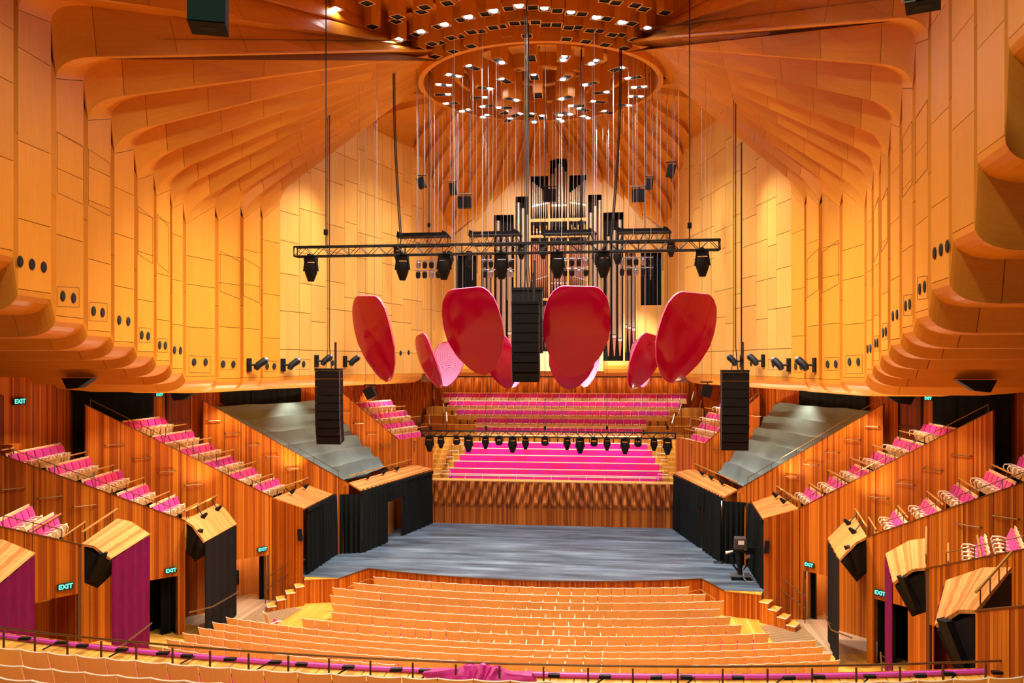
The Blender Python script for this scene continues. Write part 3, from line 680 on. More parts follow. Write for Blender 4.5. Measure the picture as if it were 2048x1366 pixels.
# ------------------------------------------------------------------ terrace lids (sloping timber hoods), banners, cavities
LIDS = {0: [(10.1, 16.1, 4.62), (12.2, 19.6, 4.62), (11.0, 20.0, 4.2), (9.6, 16.7, 4.15)],
        1: [(11.43, 22.51, 3.90), (12.75, 26.35, 3.90), (11.62, 26.42, 3.40), (10.74, 22.85, 3.41)],
        2: [(11.84, 29.10, 3.36), (12.45, 32.85, 3.36), (11.33, 32.24, 2.66), (10.84, 28.62, 2.70)],
        3: [(10.79, 34.61, 3.35), (10.55, 38.05, 3.42), (9.66, 39.23, 2.86), (9.37, 34.38, 2.96)],
        4: [(9.10, 39.49, 3.34), (7.75, 47.2, 3.34), (6.72, 47.38, 3.08), (8.42, 39.40, 2.98)]}
for s in (-1, 1):
    for k, q in LIDS.items():
        Q = [(s*x, y, z) for x, y, z in q]
        lid = empty('terrace_hood', Q[0]); tag(lid, 'pale timber hood capping the terrace box '+LIDN[k], 'timber hood', 'terrace hoods %d' % k)
        E_, R_, T_, B_ = Q
        m0, m1 = lerp(E_, B_, .42), lerp(R_, T_, .42)
        if k in (1, 2, 0): m0 = (m0[0], m0[1], m0[2]+.12); m1 = (m1[0], m1[1], m1[2]+.12)
        for (a, b, c, d) in ((E_, m0, m1, R_), (m0, B_, T_, m1)):
            n = 3
            for i in range(n):
                p = [lerp(a, d, (i+.004)/n), lerp(b, c, (i+.004)/n), lerp(b, c, (i+.996)/n), lerp(a, d, (i+.996)/n)]
                L1 = math.dist(a, d)/n; L2 = math.dist(a, b)
                uv = [(i*L1, 0), (i*L1, L2), ((i+1)*L1, L2), ((i+1)*L1, 0)]
                uv = [(v, u) for u, v in uv] if k in (0, 1, 4) else uv
                MB().slab(p, .07 if s > 0 else -.07, uv).build('board', TIMP, lid)
        # front rail on the hood
        MB().tube([(p[0], p[1], p[2]+.32) for p in (E_, R_)], .03, 6).build('front_rail', BRASS, lid)
        for i in range(4):
            p = lerp(E_, R_, (i+.4)/4); MB().tube([p, (p[0], p[1], p[2]+.32)], .014, 5).build('post', BRZ, lid)
        if k in (0, 1, 2):
            # dark wedge filling the open cavity, standing in for its shade
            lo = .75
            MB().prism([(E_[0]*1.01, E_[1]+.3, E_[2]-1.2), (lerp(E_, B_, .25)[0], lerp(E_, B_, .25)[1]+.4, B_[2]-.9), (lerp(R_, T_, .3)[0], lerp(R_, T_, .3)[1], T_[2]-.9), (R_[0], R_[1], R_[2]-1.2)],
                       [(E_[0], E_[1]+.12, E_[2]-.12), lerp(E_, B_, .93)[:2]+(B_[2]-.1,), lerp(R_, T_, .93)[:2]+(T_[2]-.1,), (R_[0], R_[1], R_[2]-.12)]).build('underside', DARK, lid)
        if k in (0, 1, 2):
            m = BANK if k == 2 else BANM
            p0, p1 = lerp(B_, T_, .02), lerp(B_, T_, .97)
            zb = -.95 if k == 2 else -.6
            n = 24; G = []
            for i in range(n+1):
                x, y, z = lerp(p0, p1, i/n); w = .02*math.sin(i*1.1); G.append([(x+w, y, zb), (x+w, y, z-.05)])
            ban = MB().grid(G, .02).build('acoustic_banner', m, o=(p0[0], p0[1], zb)); tag(ban, ('black' if k == 2 else 'deep magenta')+' acoustic banner under the terrace hood '+('nearest the circle', 'second from the circle', 'third from the circle')[k], 'banner', 'acoustic banners %d' % k)
            # loudspeaker tilted in the cavity beside the banner
            c = (lerp(E_, B_, .45)[0], lerp(E_, B_, .45)[1]+.12, E_[2]-.72)
            spk = MB().obox(c, (.10, .08*s, 0), (-.05*s, .1, 0), (-.16*s, 0, .42)).build('cavity_loudspeaker', SPKG, o=(c[0], c[1], c[2]-.5)); tag(spk, 'black loudspeaker in the cavity under the hood '+LIDN[k], 'loudspeaker', 'cavity loudspeakers %d' % k)
    # doorway linings
    for k, (d0, d1, zh) in DOOR.items():
        zf = -1.0 if k != 1 else -.4
        deep = 1.5
        mat = TIMP if k == 3 else TIM
        rec = MB()
        P = lambda d, z, o: wpt(k, d, z, s, o)
        rec.face([P(d0, zf, -deep), P(d1, zf, -deep), P(d1, zh, -deep), P(d0, zh, -deep)])
        rec.face([P(d0, zf, -.16), P(d0, zf, -deep), P(d0, zh, -deep), P(d0, zh, -.16)])
        rec.face([P(d1, zf, -deep), P(d1, zf, -.16), P(d1, zh, -.16), P(d1, zh, -deep)])
        rec.face([P(d0, zh, -.16), P(d0, zh, -deep), P(d1, zh, -deep), P(d1, zh, -.16)])
        o = rec.build('door_%d_%s' % (k, SIDE[s]), mat if k == 3 else (TIM if k == 1 else BLK)); tag(o, kind='structure')
        if k == 3: lamp('POINT', 'lobby_lamp', P((d0+d1)/2, .75, -.7), 22, (1, .7, .4), shadow_soft_size=.05)
        if k == 2 or k == 3:
            G = []
            for i in range(13):
                d = (d0+.05+.4*i/12) if k == 2 else (d0+.02+.22*i/12); G.append([P(d, zf+.02, -.45-.05*math.sin(i*1.9)), P(d, zh, -.45-.05*math.sin(i*1.9))])
            cu = MB().grid(G, .02).build('door_curtain', BLK, o=P(d0+.2, zf, -.45)); tag(cu, 'black curtain drawn aside in the exit doorway '+LIDN[k], 'curtain', 'doorway curtains %d' % k)
    # stair handrail by the banners
    for k in (1, 2):
        B_ = LIDS[k][3]; T_ = LIDS[k][2]
        r = empty('aisle_rail', (s*(B_[0]-.25), B_[1], -.9)); tag(r, 'bronze aisle handrail below the terrace '+LIDN[k], 'handrail', 'aisle rails %d' % k)
        z = .55 if k == 1 else .05
        MB().tube([(s*(B_[0]+.2), B_[1]-.75, z+.35), (s*(B_[0]-.2), B_[1]+.2, z+.3), (s*(T_[0]-.22), T_[1]-.3, z)], .026).build('bar', BRZ, r)
        for t in (.05, .45, .9):
            p = lerp((B_[0]-.2, B_[1]+.2), (T_[0]-.22, T_[1]-.3), t); MB().tube([(s*p[0], p[1], z+.3-.3*t), (s*(p[0]+.16), p[1], z+.2-.3*t)], .016, 5).build('bracket', BRZ, r)
    # black loudspeaker box on the lobby wall, small wall loudspeaker by the stage
    c = wpt(3, 1.15, -.15, s, -1.42)
    a = math.radians(42); ux = np.array([-s*math.sin(a), math.cos(a), 0]); uy = np.array([s*math.cos(a), math.sin(a), 0])
    sp_ = MB().obox(c, ux*.2, uy*.06, (0, 0, .3)).build('wall_cabinet', BLKM, o=c); tag(sp_, 'black wall cabinet in the lit exit lobby beside the stage steps', 'cabinet', 'lobby cabinets')
    c = (s*9.52, 34.33, 1.85)
    sp_ = MB().obox(c, (.09, 0, 0), (0, .07, 0), (.02*s, 0, .24)).build('wall_loudspeaker', SPKG, o=c); tag(sp_, 'small black wall loudspeaker beside the stage curtain', 'loudspeaker', 'stage side loudspeakers')
    # wall handrails on the terrace walls
    HR = {3: [((209.5, 889), (245.5, 889)), ((263.7, 916.7), (299.4, 915.3)), ((316.4, 943.7), (350, 942)), ((368, 969.8), (401.4, 968.6))],
          2: [((0, 978), (47, 976)), ((75.6, 995), (122.5, 993)), ((145.6, 1012.5), (190, 1009.6))],
          4: [((413, 842), (439.5, 841)), ((450, 866), (477.6, 865.5)), ((491, 890), (518, 889.8)), ((531, 913.8), (558, 913)), ((571.5, 937), (598, 936.6))],
          5: [((680, 826), (699, 825.5)), ((706.5, 846.6), (725.5, 846)), ((733, 868.5), (752, 868)), ((760, 890), (779, 889.6))]}
    for k, L in HR.items():
        for (a, b) in L:
            (d0, z0), (d1, z1) = wloc(k, *a), wloc(k, *b)
            p0, p1 = wpt(k, d0, (z0+z1)/2, s, .12), wpt(k, d1, (z0+z1)/2, s, .12)
            r = empty('wall_handrail', p0); tag(r, 'short bronze handrail on the wall of the terrace box '+LIDN[k], 'handrail', 'wall handrails %d' % k)
            MB().tube([p0, p1], .02, 6).build('bar', BRZ, r)
            for d in (d0, d1): MB().tube([wpt(k, d, (z0+z1)/2, s, .12), wpt(k, d, (z0+z1)/2, s, .02)], .026, 6).build('bracket', BRZ, r)
# ------------------------------------------------------------------ stage drapes and dust cover
def drape(path, z0, z1, pleat=.22, amp=.075, seed=0):
    """pleated cloth along a plan path"""
    rnd = random.Random(seed); G = []
    for a, b in zip(path[:-1], path[1:]):
        L = math.dist(a, b); n = max(4, int(L/.045)); ux, uy = (b[0]-a[0])/L, (b[1]-a[1])/L
        for i in range(n+(b == path[-1])):
            t = i/n*L; ph = t/pleat*2*math.pi
            w = amp*(math.sin(ph+.6*math.sin(ph*.23+seed))+.35*math.sin(ph*.41+seed*2))
            x, y = a[0]+ux*t, a[1]+uy*t
            G.append([(x-uy*w, y+ux*w, z0+.012*math.sin(ph*.5)), (x-uy*w*.9, y+ux*w*.9, z0+.5*(z1-z0)), (x-uy*w*.35, y+ux*w*.35, z1)])
    return MB().grid(G, .012)
for s in (-1, 1):
    f = lambda P: [(s*x, y) for x, y in P]
    gap = (41.95, 43.55) if s < 0 else (41.9, 42.5)
    lx = lambda y: 8.38+(6.74-8.38)*(y-39.43)/(47.24-39.43)
    for (y0, y1, lab) in ((39.45, gap[0], 'black pleated stage curtain between the steps and the doorway gap'), (gap[1], 47.25, 'black pleated stage curtain between the doorway gap and the rear wall')):
        o = drape(f([(lx(y0), y0), (lx(y1), y1)]), .015, 2.95, seed=y0).build('stage_curtain', BLK, o=(s*lx(y0), y0, 0)); tag(o, lab, 'curtain', lab)
    o = drape(f([(lx(gap[0]-.15)-.03, gap[0]-.15), (lx(gap[1]+.15)-.03, gap[1]+.15)]), 2.05, 2.95, seed=3).build('curtain_swag', BLK, o=(s*lx(42), 42, 2.05)); tag(o, 'black curtain swag gathered over the stage doorway', 'curtain', 'doorway swags')
    o = drape(f([(9.50, 35.0), (9.52, 39.1), (8.42, 39.42)]), .015, 2.82, seed=5).build('stage_curtain', BLK, o=(s*9.5, 37, 0)); tag(o, 'black pleated stage curtain hung under the timber hood beside the stage steps', 'curtain', 'front stage curtains')
    for P, z in (([(8.44, 39.36), (6.70, 47.3)], 2.98), ([(9.44, 34.95), (9.60, 39.15)], 2.86)):
        P = f(P); ph = MB().slab([(P[0][0], P[0][1], z-.16), (P[1][0], P[1][1], z-.16), (P[1][0], P[1][1], z), (P[0][0], P[0][1], z)], .03).build('curtain_header', BLK, o=(P[0][0], P[0][1], z)); tag(ph, 'black curtain header strip clipped under the timber hood', 'curtain header', 'curtain headers')
        hd = ph
        L = math.dist(P[0], P[1])
        for i in range(int(L/.42)):
            p = lerp(P[0], P[1], (i+.5)*.42/L); MB().obox((p[0], p[1], z+.02), (.03, 0, 0), (0, .07, 0), (0, 0, .03)).build('clip', BRZ, hd)
    # timber lobby seen through the doorway gap
    MB().slab([(s*8.7, 41.2, 0), (s*8.25, 44.6, 0), (s*8.25, 44.6, 2.6), (s*8.7, 41.2, 2.6)], .04*s).build('wall_wing_'+SIDE[s], TIMP)['kind'] = 'structure'
    lamp('POINT', 'wing_lamp', (s*8.1, 42.8, 2.2), 30, (1, .75, .6), shadow_soft_size=.05)
    # dust cover over the seats of the terrace beside the stage
    NB, NT, FT, FB = wpt(4, .3, 3.42, s, -.22), wpt(4, 6.5, 7.15, s, -.22), (s*11.35, 43.05, 7.15), (s*8.75, 45.5, 3.42)
    G = []; nd, na = 72, 34
    for i in range(nd+1):
        t = i/nd; row = []
        fr_ = (t*6) % 1
        sag = -.34*4*fr_*(1-fr_)
        for j in range(na+1):
            u = j/na
            p = lerp(lerp(NB, NT, t), lerp(FB, FT, t), u)
            fold = .05*math.sin(u*9+t*5+1.3*math.sin(t*7))+.03*math.sin(u*23-t*11)
            row.append((p[0], p[1], p[2]+sag*(.75+.25*math.sin(u*5+int(t*6)))+fold*(.4+.6*4*fr_*(1-fr_))-.1*(u > .97)))
        G.append(row)
    cov = MB().grid(G if s > 0 else G[::-1], .01).build('dust_cover', GRCL, o=NB, smooth=True); tag(cov, 'grey-green dust cover draped over the terrace rows beside the stage', 'dust cover', 'terrace dust covers')

# ------------------------------------------------------------------ chairs
def chair_proto(name, kind):
    """local +y = the way the sitter faces; origin on the floor"""
    b = MB()
    b.box(-.03, .03, -.16, .02, .0, .40); b.box(-.12, .12, -.16, .02, 0, .02)
    root = b.build(name, BLKM)
    # back shell, gently dished and raked, flaring to the top
    G = []
    for i in range(6):
        u = -1+2*i/5; col = []
        for j in range(4):
            v = j/3; z = .36+.59*v; w = .235+.022*v
            col.append((u*w, -.17-.17*v+.03*(u*u), z))
        G.append(col)
    bk = MB().grid(G[::-1], .022).build('backrest', CHW, root)
    MB().tube([(u*.262, -.352+.03*u*u, .952+.012*abs(u)**4) for u in (-1, -.9, -.4, 0, .4, .9, 1)], .013, 5).build('top_edge', CHP, bk)
    # tipped-up seat: pale shell towards the front, cushion behind
    G = [[(u*.215*(1-.25*v**4), -.02+.09*v-.02*u*u, .30+.34*v) for v in (0, .35, .7, 1)] for u in (-1, -.5, 0, .5, 1)]
    MB().grid(G, .05).build('seat', CHS if kind != 'stalls' else MAG, root)
    MB().tube([(.262, -.2, .60), (.266, .02, .655), (.266, .20, .645), (.262, .235, .57), (.262, .20, .45)], [.018, .022, .022, .018, .014], 6).build('armrest', CHP, root)
    if kind != 'stalls':
        G = [[(u*.222, -.115-.155*v+.035*(u*u)*0+.035*(1-u*u)*(1-(2*v-1)**2), .43+.47*v) for v in (0, .15, .5, .85, 1)] for u in (-1, -.75, 0, .75, 1)]
        MB().grid(G, .05).build('back_cushion', MAG, root)
    scan(root); return root
CH_ST = chair_proto('stalls_chair', 'stalls'); CH_CI = chair_proto('circle_chair', 'stalls'); CH_BX = chair_proto('box_chair', 'box'); CH_CH = chair_proto('choir_chair', 'box')
for ch in list(CH_CH.children):
    if ch.name.startswith('armrest'): pass
USED = {}
def place(proto, x, y, z, dx, dy, label, group, cat='chair'):
    if proto.name in USED: o = copy_tree(proto)
    else: USED[proto.name] = 1; o = proto
    o.location = (x, y, z); o.rotation_euler[2] = math.atan2(-dx, dy)
    tag(o, label, cat, group); return o
ORD = ['front', 'second', 'third', 'fourth', 'fifth', 'sixth', 'seventh', 'eighth', 'ninth', 'tenth', 'eleventh', 'twelfth', 'thirteenth']
# stalls: arcs round a centre at the rear of the stage
YC = 60.5
ROWY = [34.4, 33.25, 32.25, 31.25, 30.26, 29.3, 28.3, 27.35, 26.37, 25.4, 24.43, 23.45, 22.5]
ROWT = [-.03]*8+[.105, .235, .367, .50, .63]
ROWX = [(-6.54, 6.54), (-7.09, 7.09), (-7.68, 7.68), (-7.4, 7.4), (-6.9, 7.67), (-6.6, 7.94), (-7.4, 8.72)]+[(-10.1, 10.1)]*4+[(-10.1, -2.5)]*2
stuff = []
for k, (y0, zt, (xa, xb)) in enumerate(zip(ROWY, ROWT, ROWX)):
    R = YC-y0; a0, a1 = math.asin(xa/R), math.asin(xb/R); n = int(round((a1-a0)*R/.535))
    for i in range(n):
        a = a0+(a1-a0)*(i+.5)/n
        x, y = R*math.sin(a), YC-R*math.cos(a); z = zt-.965
        if k < 2: stuff.append((x, y+.3, z, a)); continue
        place(CH_ST, x, y+.3, z, -math.sin(a), math.cos(a), 'pale plywood stalls chair in the %s row from the stage, seen from behind' % ORD[k], 'stalls chairs, %s row' % ORD[k])
    if k >= 7:   # stepped floor under the rising rows
        G = [[(r*math.sin(a), YC-r*math.cos(a), zt-.965-.012) for r in (R-.75, R+.26)] for a in np.linspace(-.40, .40, 25)]
        st_ = MB().grid(G, .12).build('floor_row', FLOORW); tag(st_, kind='structure')
def merged(name, proto, items, mats):
    mb_v, mb_f, mb_uv, mb_mi = [], [], [], []
    parts = [proto]+list(proto.children)+[g for c in proto.children for g in c.children]
    for (x, y, z, a) in items:
        ca, sa = math.cos(a), math.sin(a)
        for p in parts:
            me = p.data; n0 = len(mb_v); mi = mats.index(me.materials[0])
            for v in me.vertices:
                X, Y, Z = v.co; mb_v.append((x+X*ca-Y*sa, y+X*sa+Y*ca, z+Z))
            for f in me.polygons:
                mb_f.append(tuple(n0+i for i in f.vertices)); mb_mi.append(mi)
                mb_uv += [tuple(me.uv_layers[0].data[l].uv) for l in f.loop_indices]
    m = MB(); m.v, m.f, m.uv, m.mi = mb_v, mb_f, mb_uv, mb_mi
    return m.build(name, mats)
o = merged('front_stalls_chairs', CH_ST, [(x, y, z, a) for x, y, z, a in stuff], [BLKM, CHW, CHP, MAG])
tag(o, 'two rows of pale plywood chairs directly before the stage apron', 'chairs', kind='stuff')
p = pZ(548, 1232, -.2); place(CH_ST, p[0], p[1], -.995, .75, .66, 'single stalls chair turned towards the stage on the open oak floor', 'single stalls chairs')
# circle rows in front of the camera
for k, (y0, zt, xa, xb) in enumerate(((12.22, 4.41, -6.3, 11.7), (11.27, 4.55, -6.0, 1.2), (10.32, 4.77, -5.6, -2.2), (9.4, 5.0, -5.2, -3.4))):
    R = 40.0; n = int((xb-xa)/.53)
    for i in range(n):
        x = xa+.53*(i+.5)
        if k == 0 and False: continue
        y = y0+.0125*x*x; a = math.atan(.025*x)
        place(CH_CI, x, y+.3, zt-.965, -math.sin(a), math.cos(a), 'pale plywood chair of the circle in the %s row behind the bronze balcony rail' % ORD[k], 'circle chairs, %s row' % ORD[k])
    G = [[(x, y0+.0125*x*x+d, zt-.975) for d in (-.65, .9 if k == 0 else .32)] for x in np.linspace(-11, 14.5, 25)]
    tag(MB().grid(G[::-1], .25).build('floor_circle', FLOORW), kind='structure')

# terrace boxes: (near end of the row |x|, y, top of chair back, chairs, angle of the row from the hall axis)
BOX = {1: (20, [(12.62, 20.81, 4.72, 6), (12.13, 21.51, 4.45, 5)]),
       2: (10, [(16.10, 24.0, 6.62, 2), (15.42, 24.84, 6.14, 7), (14.66, 25.73, 5.63, 6), (13.96, 26.58, 5.07, 6), (13.22, 27.45, 4.50, 5), (12.50, 28.31, 3.94, 5)]),
       3: (.5, [(14.79, 30.17, 6.84, 6), (14.06, 30.98, 6.21, 6), (13.40, 31.71, 5.64, 6), (12.72, 32.46, 5.04, 6), (12.03, 33.23, 4.47, 5), (11.29, 34.05, 3.90, 5)]),
       5: (-15, [(10.07, 44.25, 6.95, 7), (9.57, 44.75, 6.30, 8), (9.03, 45.29, 5.71, 7), (8.47, 45.85, 5.07, 6)])}
for s in (-1, 1):
    for k, (ang, rows) in BOX.items():
        a = math.radians(ang)
        base = empty('terrace_floor', wpt(k, 0, 0, s)); tag(base, kind='structure')
        nr = len(rows)
        for i, (x, y, zt, n) in enumerate(rows):
            ux, uy = math.sin(a), math.cos(a)      # along the row, away from the audience (house-right frame, |x| grows with ux)
            fx, fy = -math.cos(a), math.sin(a)     # facing: towards the hall axis
            zf = zt-.965
            for j in range(n):
                d = (.80 if k == 5 else .64)+.53*j; w_ = -.2 if k == 5 else -.05
                place(CH_CH if k == 5 else CH_BX, s*(x+ux*d+fx*w_), y+uy*d+fy*w_, zf, s*fx, fy,
                      ('magenta choir side chair, %s row up beside the stage rear' % ORD[nr-1-i]) if k == 5 else 'magenta cushioned chair in the %s row of the terrace box %s' % (ORD[nr-1-i], LIDN[k]), 'terrace %d chairs, %s row' % (k, ORD[nr-1-i]))
            w0, w1 = -.48, .24
            L0, L1 = -.05, .53*n+(1.9 if k in (2, 3) else .5)
            sh = 1/math.tan(math.radians(WALL[k]['ang']+ang)); L0 = .28
            def far_end(w):
                if k == 5: return L1
                K = WALL[k+1]; b_ = math.radians(K['ang']); ox, oy = x+fx*w, y+fy*w
                # row line meets the next terrace wall
                ex, ey = K['E'][0]-ox, K['E'][1]-oy; dx_, dy_ = math.sin(b_), -math.cos(b_)
                det = ux*(-dy_)-uy*(-dx_); return min(L1, (ex*(-dy_)-ey*(-dx_))/det-.06)
            q = [(x+ux*d+fx*w, y+uy*d+fy*w) for d, w in ((L0+w0*sh, w0), (far_end(w0), w0), (far_end(w1), w1), (L0+w1*sh, w1))]
            MB().prism([(s*X, Y, zf-1.1) for X, Y in q], [(s*X, Y, zf-.004) for X, Y in q]).build('step', FLOORW, base)
            if i < nr-1 or True:   # low brass rail before each row
                d00 = .30+.5*sh; r = empty('row_rail', (s*(x+fx*.52), y+fy*.52, zf)); tag(r, 'brass rail before the %s row, terrace box %s' % (ORD[nr-1-i], LIDN[k]), 'rail', 'terrace %d row rails, %s row' % (k, ORD[nr-1-i]))
                h = .62
                P = lambda d, z: (s*(x+ux*d+fx*.5), y+uy*d+fy*.5, zf+z)
                MB().tube([P(d00, h), P(.53*n+.45, h)], .028, 6).build('bar', BRASS, r)
                for d in (d00+.05, .53*n*.5+.4, .53*n+.4): MB().tube([P(d, -.05), P(d, h)], .016, 5).build('post', BRZ, r)
# ------------------------------------------------------------------ choir: five rows of chairs, six benches
CHR = [(57.4, 7.06, -8.29, 8.29), (56.6, 6.55, -7.75, 7.75), (55.8, 6.0, -7.05, 7.05), (54.98, 5.50, -5.6, 5.6), (54.2, 4.95, -5.45, 5.2)]
crow = ['rearmost', 'second rearmost', 'third rearmost', 'fourth rearmost', 'fifth rearmost']
steps = empty('choir_floor', (0, 47.5, 0)); tag(steps, kind='structure')
for k, (y, zt, xa, xb) in enumerate(CHR):
    zf = zt-.965; n = int((xb-xa)/.49)
    for i in range(n):
        x = xa+(xb-xa)*(i+.5)/n
        place(CH_CH, x, y+.35, zf, 0, -1, 'magenta choir chair with pale tipped-up seat in the %s row' % crow[k], 'choir chairs, %s row' % crow[k])
    MB().box(-9.3, 9.3, y-.42, y+(1.4 if k == 0 else .45), zf-.8, zf-.004).build('step', FLOORW, steps)
    if k in (1, 2, 3, 4):
        r = empty('row_rail', (0, y-.35, zf)); tag(r, 'long brass rail before the %s row of choir chairs' % crow[k], 'rail', 'choir row rails')
        MB().tube([(xa, y-.36, zf+.5), (xb, y-.36, zf+.5)], .018, 5).build('bar', BRASS, r)
        for i in range(9): MB().tube([(xa+(xb-xa)*i/8, y-.36, zf), (xa+(xb-xa)*i/8, y-.36, zf+.5)], .012, 4).build('post', BRZ, r)
BEN = [(52.95, 883, 945, 1295), (52.1, 895.5, 929, 1304), (51.25, 908.5, 919, 1310), (50.4, 921.5, 908, 1318), (49.53, 935.5, 898, 1324), (48.7, 949.5, 902, 1313)]
brow = ['topmost', 'second highest', 'third highest', 'fourth highest', 'second lowest', 'lowest']
me_c = None
for k, (y, py, xl, xr) in enumerate(BEN):
    xa, zt = pY(xl, py, y)[0], pY(xl, py+.5, y)[2]; xb = pY(xr, py, y)[0]
    zf = zt-.80
    be = empty('choir_bench', (0, y, zf)); tag(be, 'long magenta upholstered choir bench with pale top rail, %s of six' % brow[k], 'bench', 'choir benches')
    n = int(round((xb-xa)/.455)); w = (xb-xa)/n
    for i in range(n):
        x0 = xa+w*i
        G = [[(x0+w*(u*.5+.5)*.985+.003, y+.16-.028*(1-u**4)*(1-(2*v-1)**4)-.05*(1-v), zf+.36+.40*v) for v in (0, .2, .8, 1)] for u in (-1, -.8, .8, 1)]
        MB().grid(G[::-1], .04).build('back_cushion', MAGB, be)
    MB().box(xa, xb, y+.10, y+.24, zt-.045, zt).build('top_rail', CHP, be)
    MB().box(xa, xb, y-.28, y+.18, zf+.30, zf+.40).build('seat_pad', MAGB, be)
    MB().box(xa, xb, y+.17, y+.21, zf, zt-.04).build('back_board', CHW, be)
    MB().box(-8.6, 8.6, y-.42, y+.45, zf-.7, zf).build('step', FLOORW, steps)
    for sd, xe in ((-1, xa), (1, xb)):
        r = empty('bench_end_rail', (xe, y, zf)); tag(r, 'pale handrail at the end of the %s choir bench' % brow[k], 'handrail', 'bench end rails, '+brow[k])
        MB().tube([(xe+sd*.1, y+.2, zt-.1), (xe+sd*.1, y+.25, zt+.22), (xe+sd*.85, y+.25, zt+.17)], .022, 5).build('bar', CHP, r)
        MB().tube([(xe+sd*.85, y+.25, zt+.17), (xe+sd*.85, y+.25, zf)], .016, 5).build('post', BRZ, r)
r = empty('choir_front_rail', (0, 47.7, 2.46)); tag(r, 'slim pale rail along the top of the wavy stage rear wall', 'rail')
MB().tube([(-6.9, 47.75, 2.78), (6.9, 47.75, 2.78)], .018, 5).build('bar', CHP, r)
for i in range(15): MB().tube([(-6.9+13.8*i/14, 47.75, 2.4), (-6.9+13.8*i/14, 47.75, 2.78)], .01, 4).build('post', CHP, r)
# stair handrails between the choir and its side seats
for s in (-1, 1):
    for (x, y, z) in ((8.6, 55.6, 6.0), (7.7, 54.4, 5.2), (7.2, 53.0, 4.7), (8.95, 54.3, 5.5), (8.2, 52.4, 4.6)):
        r = empty('stair_handrail', (s*x, y, z)); tag(r, 'pale sloping stair handrail between the choir chairs and the choir side seats', 'handrail', 'choir stair rails')
        MB().tube([(s*x, y+.55, z+1.25), (s*(x-.22), y-.35, z+.72)], .035, 6).build('bar', CHP, r)
        MB().tube([(s*x, y+.5, z+1.2), (s*x, y+.5, z-.2)], .018, 5).build('post', BRZ, r); MB().tube([(s*(x-.2), y-.3, z+.75), (s*(x-.2), y-.3, z-.5)], .018, 5).build('post', BRZ, r)
    for j in range(9):
        MB().box(min(s*6.6, s*8.4), max(s*6.6, s*8.4), 48.4+j*.5, 49.0+j*.5, 2.3+j*.24, 2.62+j*.24).build('step', FLOORW, steps)

# ------------------------------------------------------------------ circle front: parapet, ledge, rail, purple cloth
ry = lambda x: 14.42+.0117*x*x
xs = list(np.linspace(-11.5, 17.5, 71))
G = [[(x, ry(x)-.16, 3.0), (x, ry(x)-.16, 3.50)] for x in xs]
fr_ = MB(); fr_.grid([[(x, ry(x)-.10, 2.2), (x, ry(x)-.10, 3.48), (x, ry(x)+.5, 3.48), (x, ry(x)+.5, 2.2)] for x in xs])
cf = fr_.build('wall_circle_front', BACK); tag(cf, kind='structure')
for i in range(len(xs)-1):
    x0, x1 = xs[i]+.006, xs[i+1]-.006
    MB().grid([[(x, ry(x)-.12, 2.3), (x, ry(x)-.12, 3.46)] for x in (x1, x0)], .03).build('panel', TIM, cf)
    MB().grid([[(x, ry(x)-.18-.03*(i % 3 == 0), 3.50), (x, ry(x)+.50, 3.50)] for x in (x1, x0)], .04).build('ledge_board', FLOORW, cf)
    MB().grid([[(x, ry(x)+.44, 3.5), (x, ry(x)+.44, 3.60)] for x in (x1, x0)], .03).build('kerb', TIM, cf)
    seg = MB().tube([(x0-.01, ry(x0)+.30, 3.585), (x1+.01, ry(x1)+.30, 3.585)], .05, 8).build('cloth_roll', PURP, cf)
rl = empty('balcony_rail', (0, ry(0), 3.5)); tag(rl, 'long curved bronze balcony rail on posts before the circle seats', 'handrail')
xp = [-11+.75*i for i in range(38)]
MB().tube([(x, ry(x), 3.87) for x in np.linspace(-11.5, 17.5, 70)], .020, 6).build('bar', BRZ, rl)
for x in xp:
    MB().obox((x, ry(x)-.13, 3.52), (.016, 0, 0), (0, .012, 0), (0, 0, .36)).build('post', BRZ, rl)
for i, x in enumerate(xp):
    lm = empty('rail_lamp', (x+.25, ry(x)+.2, 3.55)); tag(lm, 'small black clip-on fitting on the ledge of the balcony rail', 'light fitting', 'balcony ledge fittings')
    MB().obox((x+.16+(i % 3)*.12, ry(x)+.08, 3.665), (.10, .01*(i % 3), 0), (0, .045, 0), (0, 0, .025)).build('body', BLKM, lm)
    if i % 2: MB().tube([(x+.10, ry(x)-.05, 3.56), (x+.30, ry(x)+.1, 3.66)], .014, 5).build('bracket', BLKM, lm)
# magenta cloth bunched over the rail
G = []; rnd = random.Random(4)
for i in range(49):
    u = -1+2*i/48; x = 1.38+.95*u; env = math.exp(-(u*2.0)**2); env2 = math.exp(-(u*3.1)**2)
    ph = u*17+2*math.sin(u*5)
    row = []
    for j in range(15):
        v = j/14
        depth = .06+.20*env; drop = .10+.46*env2*(1+.3*math.sin(ph*.8)+.15*math.sin(u*31))
        w = .045*math.sin(ph+v*2)*(.4+env)
        if v < .25: t = v/.25; y = ry(x)+.26-.26*t; z = 3.66+.03*t+.20*env*t+w*.5
        else: t = (v-.25)/.75; y = ry(x)-.04-.20*env*math.sin(t*1.6)-abs(w)*.9; z = 3.69+.20*env-drop*t+w*.25
        row.append((x+.05*math.sin(v*5+u*4), y, z))
    G.append(row)
cl = MB().grid(G[::-1], .008).build('magenta_cloth', plain('magenta_satin', (.58, .03, .25), .45), o=(1.38, ry(1.4), 3.5), smooth=True); tag(cl, 'crumpled magenta cloth bunched over the balcony ledge and rail', 'cloth')
